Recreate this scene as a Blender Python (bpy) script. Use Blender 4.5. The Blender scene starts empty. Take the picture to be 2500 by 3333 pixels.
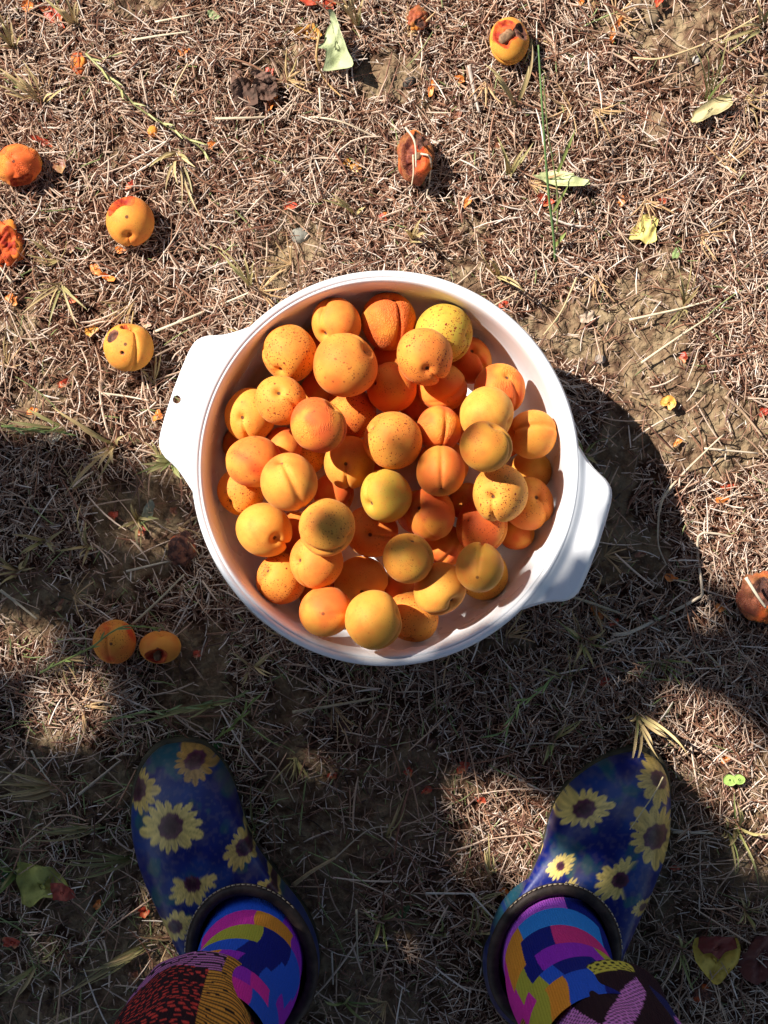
import bpy, bmesh, math, random
import numpy as np
from mathutils import Vector, Matrix

random.seed(7)
RNG = np.random.default_rng(11)
C = bpy.context.scene.collection
SC = bpy.context.scene

# ------------------------------------------------------------------ camera, sky, sun, exposure
H = 1.35            # height of the lens above the soil
F = 5094.0          # focal length in photo pixels (photo 2500 wide)
cam = bpy.data.cameras.new('camera')
cam.sensor_fit = 'HORIZONTAL'
cam.sensor_width = 36.0
cam.lens = 36.0 * F / 2500.0
cam.clip_start = 0.02
cam.clip_end = 300.0
camo = bpy.data.objects.new('camera', cam)
camo.location = (0, 0, H)
C.objects.link(camo)
SC.camera = camo

ELEV, AZ = math.radians(43.0), (-0.857, 0.515)
SUN = Vector((AZ[0] * math.cos(ELEV), AZ[1] * math.cos(ELEV), math.sin(ELEV))).normalized()
world = bpy.data.worlds.new('World')
SC.world = world
world.use_nodes = True
wn = world.node_tree
sky = wn.nodes.new('ShaderNodeTexSky')
sky.sky_type = 'NISHITA'
sky.sun_disc = False
sky.sun_elevation = ELEV
sky.ozone_density = 1.2
sky.dust_density = 0.6
sky.sun_rotation = math.atan2(AZ[0], AZ[1])
bg = wn.nodes['Background']
bg.inputs['Strength'].default_value = 0.056
wn.links.new(sky.outputs[0], bg.inputs[0])
sun = bpy.data.lights.new('sun', 'SUN')
sun.energy = 5.0
sun.angle = math.radians(0.53)
sun.color = (1.0, 0.95, 0.88)
suno = bpy.data.objects.new('sun', sun)
suno.rotation_euler = SUN.to_track_quat('Z', 'Y').to_euler()
suno.location = SUN * 20
C.objects.link(suno)
SC.view_settings.view_transform = 'Standard'
SC.view_settings.look = 'None'
SC.view_settings.gamma = 1.0
SC.view_settings.use_curve_mapping = False
SC.view_settings.exposure = 0.9


# ------------------------------------------------------------------ helpers
def P(px, py, z=0.0):
    """where a pixel of the 2500x3333 photo lies at height z"""
    return np.array(((px - 1250.0) * (H - z) / F, (1666.5 - py) * (H - z) / F, z))


def D(px, py, z=0.0):
    return P(px * 1.507, py * 1.507, z)


def tag(o, label=None, cat=None, group=None, kind=None):
    if label: o['label'] = label
    if cat: o['category'] = cat
    if group: o['group'] = group
    if kind: o['kind'] = kind
    return o


def empty(name, loc=(0, 0, 0)):
    o = bpy.data.objects.new(name, None)
    o.location = loc
    o.empty_display_size = 0.02
    C.objects.link(o)
    return o


def mesh_np(name, v, faces, mat=None, cols=None, smooth=True, attrs=None):
    """faces: list of (M,k) int arrays"""
    me = bpy.data.meshes.new(name)
    v = np.asarray(v, dtype=np.float32)
    me.vertices.add(len(v))
    me.vertices.foreach_set('co', v.ravel())
    li, ls, off = [], [], 0
    for f in faces:
        f = np.asarray(f, dtype=np.int32)
        if len(f) == 0: continue
        m, k = f.shape
        li.append(f.ravel())
        ls.append(off + np.arange(m, dtype=np.int32) * k)
        off += m * k
    li, ls = np.concatenate(li), np.concatenate(ls)
    me.loops.add(len(li))
    me.loops.foreach_set('vertex_index', li)
    me.polygons.add(len(ls))
    me.polygons.foreach_set('loop_start', ls)
    me.update(calc_edges=True)
    me.validate()
    me.polygons.foreach_set('use_smooth', np.full(len(me.polygons), smooth))
    if cols is not None:
        a = me.color_attributes.new('Col', 'FLOAT_COLOR', 'POINT')
        c = np.ones((len(v), 4), dtype=np.float32)
        c[:, :3] = cols
        a.data.foreach_set('color', c.ravel())
    for k_, val in (attrs or {}).items():
        a = me.attributes.new(k_, 'FLOAT', 'POINT')
        a.data.foreach_set('value', np.asarray(val, dtype=np.float32))
    if mat: me.materials.append(mat)
    return me


def link(name, me, parent=None, loc=None):
    o = bpy.data.objects.new(name, me)
    C.objects.link(o)
    if parent is not None: o.parent = parent
    if loc is not None: o.location = loc
    return o


def center_mesh(v):
    """split vertices into local vertices and an origin at their base"""
    v = np.asarray(v, dtype=float)
    o = np.array(((v[:, 0].min() + v[:, 0].max()) / 2, (v[:, 1].min() + v[:, 1].max()) / 2, v[:, 2].min()))
    return v - o, o


def hash2(ix, iy, s):
    n = (ix.astype(np.int64) * 374761393 + iy.astype(np.int64) * 668265263 + s * 974634777) & 0xffffffff
    n = ((n ^ (n >> 13)) * 1274126177) & 0xffffffff
    return ((n ^ (n >> 16)) & 0xffff) / 65535.0


def vnoise(x, y, s=0):
    ix, iy = np.floor(x), np.floor(y)
    fx, fy = x - ix, y - iy
    fx, fy = fx * fx * (3 - 2 * fx), fy * fy * (3 - 2 * fy)
    a, b = hash2(ix, iy, s), hash2(ix + 1, iy, s)
    c, d = hash2(ix, iy + 1, s), hash2(ix + 1, iy + 1, s)
    return (a * (1 - fx) + b * fx) * (1 - fy) + (c * (1 - fx) + d * fx) * fy


def fbm(x, y, s=0, o=4):
    r, amp, t = 0, 0.5, 0
    for i in range(o):
        r = r + amp * vnoise(x * 2 ** i, y * 2 ** i, s + i * 17)
        t += amp
        amp *= 0.5
    return r / t


def snoise(d, seed, freq=1.0, n=7):
    r = np.random.default_rng(seed)
    out = np.zeros(len(d))
    for _ in range(n):
        k = r.normal(size=3)
        k *= freq * r.uniform(1.2, 3.0) / np.linalg.norm(k)
        out += np.sin(d @ k + r.uniform(0, 6.28))
    return out / math.sqrt(n)


def sstep(a, b, x):
    t = np.clip((x - a) / (b - a), 0, 1)
    return t * t * (3 - 2 * t)


def grid_faces(nu, nv, wrap_u=False):
    """quads of a grid stored v-major: index = j*nu + i"""
    iu = np.arange(nu if wrap_u else nu - 1)
    jv = np.arange(nv - 1)
    I, J = np.meshgrid(iu, jv)
    I, J = I.ravel(), J.ravel()
    I2 = (I + 1) % nu
    return np.stack([J * nu + I, J * nu + I2, (J + 1) * nu + I2, (J + 1) * nu + I], 1)


def spline(pts, n):
    """Catmull-Rom through points, n samples, even in chord length"""
    p = np.asarray(pts, dtype=float)
    q = np.vstack([2 * p[0] - p[1], p, 2 * p[-1] - p[-2]])
    seg = len(p) - 1
    out = []
    for i in range(seg):
        t = np.linspace(0, 1, 24, endpoint=(i == seg - 1))[:, None]
        a, b, c, d = q[i], q[i + 1], q[i + 2], q[i + 3]
        out.append(0.5 * (2 * b + (c - a) * t + (2 * a - 5 * b + 4 * c - d) * t ** 2 + (3 * b - a - 3 * c + d) * t ** 3))
    o = np.vstack(out)
    s = np.concatenate([[0], np.cumsum(np.linalg.norm(np.diff(o, axis=0), axis=1))])
    x = np.linspace(0, s[-1], n)
    return np.stack([np.interp(x, s, o[:, k]) for k in range(o.shape[1])], 1)


def tube(pts, rad, k=6, flat=1.0):
    """closed-end tube along a polyline; returns verts, [faces...]"""
    p = np.asarray(pts, dtype=float)
    n = len(p)
    rad = np.broadcast_to(np.asarray(rad, dtype=float), (n,))
    t = np.gradient(p, axis=0)
    t /= np.linalg.norm(t, axis=1)[:, None] + 1e-12
    up = np.array((0, 0, 1.0))
    s = np.cross(t, up)
    ln = np.linalg.norm(s, axis=1)[:, None]
    s = np.where(ln < 1e-3, np.array((1.0, 0, 0)), s / (ln + 1e-9))
    u = np.cross(s, t)
    a = np.arange(k) * 2 * math.pi / k
    v = p[:, None, :] + rad[:, None, None] * (np.cos(a)[None, :, None] * s[:, None, :] + flat * np.sin(a)[None, :, None] * u[:, None, :])
    v = v.reshape(-1, 3)
    f = grid_faces(k, n, True)
    v = np.vstack([v, p[0], p[-1]])
    i = np.arange(k)
    c0 = np.stack([(i + 1) % k, i, np.full(k, n * k)], 1)
    c1 = np.stack([(n - 1) * k + i, (n - 1) * k + (i + 1) % k, np.full(k, n * k + 1)], 1)
    return v, [f, c0, c1]


def join(parts):
    """[(v, faces)] -> v, faces"""
    vs, fs, off = [], [], 0
    for v, f in parts:
        vs.append(v)
        for x in f: fs.append(np.asarray(x) + off)
        off += len(v)
    return np.vstack(vs), fs


_ico = {}
def ico(n):
    if n not in _ico:
        bm = bmesh.new()
        bmesh.ops.create_icosphere(bm, subdivisions=n, radius=1.0)
        v = np.array([x.co[:] for x in bm.verts])
        f = np.array([[w.index for w in x.verts] for x in bm.faces])
        bm.free()
        _ico[n] = (v / np.linalg.norm(v, axis=1)[:, None], f)
    return _ico[n]


# ------------------------------------------------------------------ materials
class NT:
    def __init__(s, name):
        s.m = bpy.data.materials.new(name)
        s.m.use_nodes = True
        s.t = s.m.node_tree
        s.b = s.t.nodes['Principled BSDF']

    def n(s, t, **kw):
        x = s.t.nodes.new('ShaderNode' + t)
        for k, v in kw.items():
            if k in x.bl_rna.properties.keys() and k not in x.inputs.keys(): setattr(x, k, v)
            else: s.set(x.inputs[k], v)
        return x

    def set(s, inp, v):
        if isinstance(v, bpy.types.NodeSocket): s.t.links.new(v, inp)
        elif isinstance(v, (tuple, list)) and len(v) == 3 and inp.type == 'RGBA': inp.default_value = (*v, 1)
        else: inp.default_value = v

    def mix(s, f, a, b, blend='MIX'):
        x = s.t.nodes.new('ShaderNodeMix')
        x.data_type = 'RGBA'
        x.blend_type = blend
        s.set(x.inputs[0], f); s.set(x.inputs[6], a); s.set(x.inputs[7], b)
        return x.outputs[2]

    def math(s, op, a, b=0.0, c=None, clamp=False):
        x = s.t.nodes.new('ShaderNodeMath')
        x.operation = op
        x.use_clamp = clamp
        s.set(x.inputs[0], a); s.set(x.inputs[1], b)
        if c is not None: s.set(x.inputs[2], c)
        return x.outputs[0]

    def ramp(s, f, lo, hi, a=0.0, b=1.0):
        x = s.t.nodes.new('ShaderNodeMapRange')
        x.interpolation_type = 'SMOOTHSTEP'
        s.set(x.inputs[0], f)
        x.inputs[1].default_value, x.inputs[2].default_value = lo, hi
        x.inputs[3].default_value, x.inputs[4].default_value = a, b
        return x.outputs[0]

    def noise(s, vec, scale, detail=3.0, rough=0.55, dist=0.0):
        x = s.t.nodes.new('ShaderNodeTexNoise')
        if vec is not None: s.set(x.inputs['Vector'], vec)
        x.inputs['Scale'].default_value = scale
        x.inputs['Detail'].default_value = detail
        x.inputs['Roughness'].default_value = rough
        x.inputs['Distortion'].default_value = dist
        return x.outputs[0]

    def voro(s, vec, scale, feature='F1', rand=1.0):
        x = s.t.nodes.new('ShaderNodeTexVoronoi')
        x.feature = feature
        s.set(x.inputs['Vector'], vec)
        x.inputs['Scale'].default_value = scale
        x.inputs['Randomness'].default_value = rand
        return x

    def bump(s, h, strength, dist, normal=None):
        x = s.t.nodes.new('ShaderNodeBump')
        x.inputs['Strength'].default_value = strength
        x.inputs['Distance'].default_value = dist
        s.set(x.inputs['Height'], h)
        if normal is not None: s.set(x.inputs['Normal'], normal)
        return x.outputs[0]

    def attr(s, name, kind='GEOMETRY'):
        x = s.t.nodes.new('ShaderNodeAttribute')
        x.attribute_type = kind
        x.attribute_name = name
        return x

    def out(s, **kw):
        for k, v in kw.items(): s.set(s.b.inputs[k.replace('_', ' ')], v)
        return s.m


def mat_soil():
    m = NT('dry_soil')
    co = m.n('TexCoord').outputs['Object']
    a = m.noise(co, 9, 5, 0.6)
    b = m.noise(co, 60, 5, 0.65)
    c = m.noise(co, 330, 4, 0.6)
    col = m.mix(m.ramp(a, 0.35, 0.65), (0.165, 0.095, 0.055), (0.255, 0.172, 0.098))
    col = m.mix(m.ramp(b, 0.42, 0.68), col, (0.32, 0.235, 0.135))
    col = m.mix(m.ramp(b, 0.5, 0.3, 0, 0.8), col, (0.085, 0.045, 0.027))
    col = m.mix(m.ramp(c, 0.6, 0.75, 0, 0.5), col, (0.37, 0.29, 0.18))
    gap_shade = m.mix(m.ramp(b, 0.4, 0.65), (0.048, 0.017, 0.009), (0.115, 0.050, 0.028))  # soil under thick litter darkened, painting in the shade between straws
    bare = m.attr('bare').outputs['Fac']
    bare = m.ramp(m.math('ADD', bare, m.math('MULTIPLY', m.math('SUBTRACT', b, 0.5), 0.9)), 0.45, 0.9)
    col = m.mix(bare, gap_shade, col)
    vo = m.voro(co, 190)
    h = m.math('ADD', m.math('MULTIPLY', b, 0.7), m.math('MULTIPLY', vo.outputs['Distance'], -0.5))
    nb = m.bump(h, 0.9, 0.004)
    nb = m.bump(c, 0.9, 0.0022, nb)
    return m.out(Base_Color=col, Roughness=0.95, Normal=nb, Specular_IOR_Level=0.15)


def mat_col(name, rough=0.6, spec=0.4, bump=None, sheen=0.0):
    m = NT(name)
    c = m.attr('Col').outputs['Color']
    kw = {}
    if bump: kw['Normal'] = bump(m)
    return m.out(Base_Color=c, Roughness=rough, Specular_IOR_Level=spec, Sheen_Weight=sheen, **kw)


def mat_straw():
    m = NT('dry_straw')
    co = m.n('TexCoord').outputs['Object']
    c = m.attr('Col').outputs['Color']
    nz = m.noise(co, 420, 3, 0.6)
    c = m.mix(m.ramp(nz, 0.5, 0.75, 0, 0.45), c, (0.17, 0.09, 0.045))
    return m.out(Base_Color=c, Roughness=0.5, Specular_IOR_Level=0.45)


def mat_objcol(name, rough=0.6, dark=(0.08, 0.04, 0.02), scale=260, amount=0.7, sss=0.0, spec=0.4, bstr=0.6):
    m = NT(name)
    co = m.n('TexCoord').outputs['Object']
    c = m.n('ObjectInfo').outputs['Color']
    nz = m.noise(co, scale, 4, 0.6)
    n2 = m.noise(co, scale * 0.3, 2, 0.5)
    col = m.mix(m.ramp(nz, 0.5, 0.78, 0, amount), c, dark)
    col = m.mix(m.ramp(n2, 0.5, 0.7, 0, 0.35), col, (0.75, 0.5, 0.2), 'MIX') if name == 'dried_skin' else col
    return m.out(Base_Color=col, Roughness=rough, Specular_IOR_Level=spec, Normal=m.bump(nz, bstr, 0.001))


def mat_apricot(name='apricot_skin', fallen=False):
    m = NT(name)
    co = m.n('TexCoord').outputs['Object']
    A = lambda k: m.attr(k, 'OBJECT').outputs['Fac']
    seed = m.n('ObjectInfo').outputs['Random']
    off = m.n('VectorMath', operation='SCALE')
    m.set(off.inputs[0], (13.1, 7.7, 5.3)); m.set(off.inputs['Scale'], m.math('MULTIPLY', seed, 9.0))
    ad = m.n('VectorMath', operation='ADD')
    m.set(ad.inputs[0], co); m.set(ad.inputs[1], off.outputs[0])
    v = ad.outputs[0]
    lo = m.noise(v, 0.9, 2, 0.5)
    mid = m.noise(v, 3.2, 4, 0.6)
    fine = m.noise(v, 26, 3, 0.6)
    col = m.mix(m.ramp(lo, 0.32, 0.66), (0.74, 0.285, 0.04), (0.70, 0.155, 0.025))
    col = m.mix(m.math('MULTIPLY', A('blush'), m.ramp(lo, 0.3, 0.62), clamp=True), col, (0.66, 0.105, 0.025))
    col = m.mix(m.math('MULTIPLY', A('pale'), m.ramp(mid, 0.3, 0.7, 0.5, 1.0), clamp=True), col, (0.76, 0.37, 0.06))
    col = m.mix(m.math('MULTIPLY', A('green'), m.ramp(mid, 0.25, 0.6, 0.55, 1.0), clamp=True), col, (0.50, 0.36, 0.045))
    # one deeper red cheek
    ck = m.noise(v, 0.8, 1, 0.4)
    col = m.mix(m.math('MULTIPLY', A('red'), m.ramp(ck, 0.52, 0.68), clamp=True), col, (0.62, 0.055, 0.012))
    col = m.mix(m.ramp(fine, 0.45, 0.75, 0, 0.16), col, (0.62, 0.11, 0.015))
    # freckles
    for sc, r0, r1, th in ((3.7, 0.12, 0.17, 0.36), (8.5, 0.17, 0.25, 0.40), (15.0, 0.20, 0.32, 0.44)):
        vo = m.voro(v, sc)
        dot = m.ramp(vo.outputs['Distance'], r1, r0)
        zone = m.ramp(m.math('ADD', m.noise(v, 1.5, 2, 0.6), m.math('MULTIPLY', A('spots'), 0.10)), th + 0.06, th + 0.18)
        pick = m.math('GREATER_THAN', m.n('SeparateColor', Color=vo.outputs['Color']).outputs[0], 0.42)
        f = m.math('MULTIPLY', m.math('MULTIPLY', dot, zone), m.math('MULTIPLY', pick, A('spots')), clamp=True)
        col = m.mix(f, col, (0.22, 0.024, 0.010))
    # stem scar and tip
    sx = m.n('SeparateXYZ', Vector=co).outputs
    rad = m.math('SQRT', m.math('ADD', m.math('POWER', sx[0], 2.0), m.math('POWER', sx[1], 2.0)))
    tip = m.math('MULTIPLY', m.ramp(rad, 0.085, 0.045), m.math('LESS_THAN', sx[2], 0.0))
    stem = m.math('MULTIPLY', m.ramp(rad, 0.09, 0.05), m.math('GREATER_THAN', sx[2], 0.0))
    col = m.mix(m.math('MULTIPLY', tip, 0.75), col, (0.11, 0.03, 0.014))
    col = m.mix(m.math('MULTIPLY', stem, 0.9), col, (0.09, 0.035, 0.02))
    if fallen:
        fl = m.attr('flesh').outputs['Fac']
        rt = m.attr('rot').outputs['Fac']
        fc = m.mix(m.ramp(mid, 0.35, 0.65), (0.27, 0.014, 0.007), (0.58, 0.10, 0.018))
        col = m.mix(fl, col, fc)
        col = m.mix(rt, col, m.mix(m.ramp(mid, 0.4, 0.6), (0.055, 0.022, 0.018), (0.20, 0.075, 0.045)))
    wr = m.n('TexWave', wave_type='BANDS', bands_direction='DIAGONAL')
    m.set(wr.inputs['Vector'], v)
    wr.inputs['Scale'].default_value = 4.0
    wr.inputs['Distortion'].default_value = 9.0
    wr.inputs['Detail'].default_value = 2.0
    wr.inputs['Detail Scale'].default_value = 2.2
    wz = m.math('MULTIPLY', m.ramp(m.noise(v, 1.1, 1, 0.4), 0.44, 0.58), A('wrinkle'))
    hh = m.math('ADD', m.math('MULTIPLY', fine, 0.035), m.math('MULTIPLY', m.math('MULTIPLY', wr.outputs['Fac'], wz), 0.55))
    hh = m.math('ADD', hh, m.math('MULTIPLY', mid, 0.12))
    nb = m.bump(hh, 0.65, 0.0016)
    return m.out(Base_Color=col, Roughness=0.66, Specular_IOR_Level=0.2, Normal=nb, Sheen_Weight=0.16, Sheen_Tint=(1, .62, .3, 1),
                 Sheen_Roughness=0.4, Subsurface_Weight=0.16, Subsurface_Radius=(1.0, 0.35, 0.08), Subsurface_Scale=0.004)


def mat_plastic():
    m = NT('white_plastic')
    co = m.n('TexCoord').outputs['Object']
    sc = m.n('Mapping'); m.set(sc.inputs['Vector'], co); sc.inputs['Scale'].default_value = (1, 1, 3)
    sp = m.noise(co, 240, 3, 0.7)
    bg_ = m.noise(co, 14, 3, 0.6)
    col = m.mix(m.ramp(sp, 0.70, 0.80, 0, 0.35), (0.87, 0.87, 0.88), (0.45, 0.37, 0.30))
    col = m.mix(m.ramp(bg_, 0.45, 0.8, 0, 0.25), col, (0.83, 0.80, 0.76))
    return m.out(Base_Color=col, Roughness=m.ramp(bg_, 0.3, 0.7, 0.18, 0.32), Specular_IOR_Level=0.5, Normal=m.bump(bg_, 0.05, 0.002),
                 Subsurface_Weight=0.1, Subsurface_Radius=(1, 1, 1), Subsurface_Scale=0.003)


def mat_plain(name, col, rough=0.8, scale=120, var=0.4, spec=0.3, bstr=0.4, bd=0.001):
    m = NT(name)
    co = m.n('TexCoord').outputs['Object']
    nz = m.noise(co, scale, 4, 0.6)
    c = m.mix(m.ramp(nz, 0.35, 0.7), tuple(x * (1 - var) for x in col), tuple(min(1, x * (1 + var)) for x in col))
    return m.out(Base_Color=c, Roughness=rough, Specular_IOR_Level=spec, Normal=m.bump(nz, bstr, bd))


def knit(m):
    co = m.n('TexCoord').outputs['Object']
    w = m.n('TexWave', wave_type='RINGS', rings_direction='Z')
    m.set(w.inputs['Vector'], co)
    w.inputs['Scale'].default_value = 170
    w.inputs['Distortion'].default_value = 1.0
    w2 = m.n('TexWave', wave_type='BANDS', bands_direction='Z')
    m.set(w2.inputs['Vector'], co)
    w2.inputs['Scale'].default_value = 240
    h = m.math('ADD', m.math('MULTIPLY', w.outputs['Fac'], 0.5), m.math('MULTIPLY', w2.outputs['Fac'], 0.6))
    return m.bump(h, 0.7, 0.001)


def rubber_bump(m):
    co = m.n('TexCoord').outputs['Object']
    return m.bump(m.noise(co, 40, 4, 0.6), 0.15, 0.002)


M_SOIL = mat_soil()
M_STRAW = mat_straw()
M_APR = mat_apricot()
M_FALL = mat_apricot('fallen_apricot', True)
M_PEEL = mat_objcol('dried_skin', 0.45, (0.16, 0.03, 0.012), 330, 0.75, spec=0.5)
M_LEAF = mat_objcol('dry_leaf', 0.6, (0.10, 0.07, 0.03), 240, 0.4)
M_STONE = mat_objcol('stone', 0.9, (0.10, 0.085, 0.065), 180, 0.6, spec=0.2, bstr=0.8)
M_GREEN = mat_col('grass_blade', 0.5, 0.4)
M_PLASTIC = mat_plastic()
M_CLOG = mat_col('printed_rubber', 0.36, 0.4, rubber_bump)
M_RUBBER = mat_plain('dark_rubber', (0.040, 0.026, 0.020), 0.6, 90, 0.5)
M_SOLE = mat_plain('sole_rubber', (0.05, 0.04, 0.02), 0.7, 60, 0.4)
M_THREAD = mat_plain('pale_thread', (0.45, 0.36, 0.24), 0.8, 200, 0.3)
M_SOCK = mat_col('knit_sock', 0.9, 0.12, knit, 0.02)
M_CLOTH = mat_col('printed_cloth', 0.9, 0.12, knit, 0.02)
M_SKIN = mat_plain('skin', (0.55, 0.33, 0.24), 0.5, 60, 0.1)
M_BARK = mat_plain('bark', (0.11, 0.075, 0.05), 0.9, 40, 0.5, bstr=1.0, bd=0.01)
M_TREELEAF = mat_plain('tree_leaf', (0.06, 0.10, 0.025), 0.5, 30, 0.35)
M_PIT = mat_plain('apricot_stone', (0.22, 0.12, 0.06), 0.8, 160, 0.5, bstr=0.9)


# ------------------------------------------------------------------ ground
def ground_h(x, y):
    r = np.sqrt(x * x + y * y)
    fade = np.clip(1.4 - r * 0.35, 0.25, 1)
    cl = 1 - np.abs(2 * vnoise(x * 22 + 3, y * 22, 5) - 1)
    h = 0.010 * (fbm(x * 6, y * 6, 1, 3) - 0.5) + 0.006 * (cl - 0.5) * (0.4 + vnoise(x * 5, y * 5, 9))
    h = h + 0.0065 * (fbm(x * 60, y * 60, 21, 3) - 0.5) + 0.0042 * (vnoise(x * 150, y * 150, 31) - 0.5) + 0.0022 * (vnoise(x * 230, y * 230, 37) - 0.5)
    return h * fade - 0.002


def axis(lo, hi, step, far):
    a = np.arange(lo, hi + step / 2, step)
    s, up, dn = step, [], []
    x = hi
    while x < far:
        s *= 1.16; x += s; up.append(x)
    s, x = step, lo
    while x > -far:
        s *= 1.16; x -= s; dn.append(x)
    return np.concatenate([dn[::-1], a, up])


gx, gy = axis(-0.48, 0.48, 0.0021, 80), axis(-0.6, 0.6, 0.0021, 80)
X, Y = np.meshgrid(gx, gy)
def litter(x, y):
    """how thick the litter lies, 0 to 1"""
    d = fbm(x * 13 + 7, y * 13, 77, 4)
    big = fbm(x * 4.5, y * 4.5, 91, 2)
    return np.clip((d - 0.31) * 5.2, 0.06, 1) * np.clip(0.80 + (big - 0.42) * 2.4, 0.5, 1) * (1 - .48 * sstep(-.10, -.24, y))


gv = np.stack([X.ravel(), Y.ravel(), ground_h(X.ravel(), Y.ravel())], 1)
g = link('ground', mesh_np('ground', gv, [grid_faces(len(gx), len(gy))], M_SOIL, attrs=dict(bare=1 - litter(gv[:, 0], gv[:, 1]))))
tag(g, 'bare tan dry soil with clods under the scattered straw', kind='structure')


def on_ground(px, py):
    p = P(px, py, 0)
    p[2] = float(ground_h(p[:1], p[1:2])[0])
    return p


# ------------------------------------------------------------------ straw litter
STRAW_COLS = np.array([(0.66, 0.49, 0.365), (0.54, 0.365, 0.25), (0.43, 0.255, 0.16), (0.31, 0.15, 0.085), (0.20, 0.082, 0.047),
                       (0.78, 0.65, 0.54), (0.30, 0.20, 0.135), (0.12, 0.05, 0.032)])
STRAW_W = np.array([0.21, 0.16, 0.13, 0.13, 0.13, 0.09, 0.05, 0.10])


def straws(cx, cy, yaw, L, w, bend, lift, zoff, cols, K=3):
    """many bent straw pieces as tents; cx.. arrays of N"""
    N = len(cx)
    t = np.linspace(-0.5, 0.5, K)
    dx, dy = np.cos(yaw), np.sin(yaw)
    px_, py_ = -dy, dx
    q = bend[:, None] * (t[None, :] ** 2 - 0.08) * L[:, None]
    X = cx[:, None] + dx[:, None] * t * L[:, None] + px_[:, None] * q
    Y = cy[:, None] + dy[:, None] * t * L[:, None] + py_[:, None] * q
    gz = ground_h(X.ravel(), Y.ravel()).reshape(N, K)
    Z = 0.5 * gz + 0.5 * gz.max(1)[:, None] + zoff[:, None] + lift[:, None] * t[None, :] * L[:, None]
    wt = w[:, None] * np.array([0.65] + [1.0] * (K - 2) + [0.5])[None, :]
    V = np.empty((N, K, 3, 3), dtype=np.float32)
    for k, (s_, u_) in enumerate(((-0.5, 0), (0, 0.42), (0.5, 0))):
        V[:, :, k, 0] = X + px_[:, None] * wt * s_
        V[:, :, k, 1] = Y + py_[:, None] * wt * s_
        V[:, :, k, 2] = Z + wt * u_
    base = (np.arange(N) * K * 3)[:, None, None]
    seg = (np.arange(K - 1) * 3)[None, :, None]
    q1 = base + seg + np.array([0, 1, 4, 3])[None, None, :]
    q2 = base + seg + np.array([1, 2, 5, 4])[None, None, :]
    F_ = np.concatenate([q1.reshape(-1, 4), q2.reshape(-1, 4)])
    return V.reshape(-1, 3), F_, np.repeat(cols, K * 3, axis=0)


def straw_field(N, Lr, wr, seed, K=3, dens=True, tone=1.0, zmin=0.0, area=(-0.52, 0.52, -0.62, 0.62), zmax=0.006, bendk=0.35, liftk=0.12):
    r = np.random.default_rng(seed)
    x, y = r.uniform(area[0], area[1], N * 2), r.uniform(area[2], area[3], N * 2)
    if dens:
        keep = r.random(N * 2) < np.clip(litter(x, y) + .03, 0.08, 1)
        x, y = x[keep], y[keep]
    x, y = x[:N], y[:N]
    n = len(x)
    L = Lr[0] + (Lr[1] - Lr[0]) * r.random(n) ** 2.2
    w = r.uniform(*wr, n)
    cols = STRAW_COLS[r.choice(len(STRAW_COLS), n, p=STRAW_W)] * r.uniform(0.8, 1.15, n)[:, None]
    # greener, longer litter in the lower left
    gz = (r.random(n) < 0.13 * sstep(0.02, -0.3, y) * sstep(0.25, -0.2, x) + 0.015)
    cols[gz] = np.array([(0.22, 0.26, 0.09)]) * r.uniform(0.6, 1.4, gz.sum())[:, None]
    L = L * (1 + 0.35 * sstep(0.0, -0.25, y))
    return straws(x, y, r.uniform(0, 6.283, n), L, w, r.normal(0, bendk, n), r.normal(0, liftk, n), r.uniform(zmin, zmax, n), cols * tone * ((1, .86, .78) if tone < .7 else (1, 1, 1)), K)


parts = [straw_field(52000, (0.003, 0.014), (0.0007, 0.0016), 1, tone=.34, zmin=-.001, zmax=0.003, bendk=.2),  # bottom layer coloured dark to stand for depth shade in the gaps
         straw_field(105000, (0.003, 0.014), (0.0005, 0.0011), 4, zmin=.002, zmax=0.008, bendk=.16),
         straw_field(30000, (0.008, 0.026), (0.0006, 0.0014), 2, zmin=.003, zmax=0.010, bendk=.14, liftk=.10),
         straw_field(2600, (0.02, 0.055), (0.0007, 0.0017), 3, K=5, dens=False, zmin=.004, zmax=0.012, bendk=0.2, liftk=0.06)]
r_ = np.random.default_rng(31)
cl_ = np.stack([r_.uniform(-.5, .5, 120), r_.uniform(-.6, .6, 120)], 1)
idx_ = np.repeat(np.arange(120), 11)
n_ = len(idx_)
yw, Lb = r_.uniform(0, 6.283, 120)[idx_] + r_.normal(0, .7, n_), r_.uniform(.006, .030, n_)
gr_ = np.clip(r_.normal(.05, .22, 120)[idx_] + r_.normal(0, .12, n_) + .25 * sstep(.0, -.3, cl_[idx_, 1]), 0, 1)[:, None]
cb_ = (np.array((.50, .31, .15)) * (1 - gr_) + np.array((.17, .24, .06)) * gr_) * r_.uniform(.75, 1.25, n_)[:, None]
parts.append(straws(cl_[idx_, 0] + np.cos(yw) * Lb * .5, cl_[idx_, 1] + np.sin(yw) * Lb * .5, yw, Lb, r_.uniform(.0007, .0016, n_), r_.normal(0, .25, n_), r_.uniform(.1, .8, n_), .004 + r_.uniform(.1, .8, n_) * 0 + Lb * .2, cb_, 5))
vs, fs, cs, off = [], [], [], 0
for v_, f_, c_ in parts:
    vs.append(v_); fs.append(f_ + off); cs.append(c_); off += len(v_)
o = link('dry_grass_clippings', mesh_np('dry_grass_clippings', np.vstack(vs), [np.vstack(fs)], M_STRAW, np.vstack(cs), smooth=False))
tag(o, 'short pale dry grass clippings littered all over the soil', 'dry grass', kind='stuff')

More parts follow.
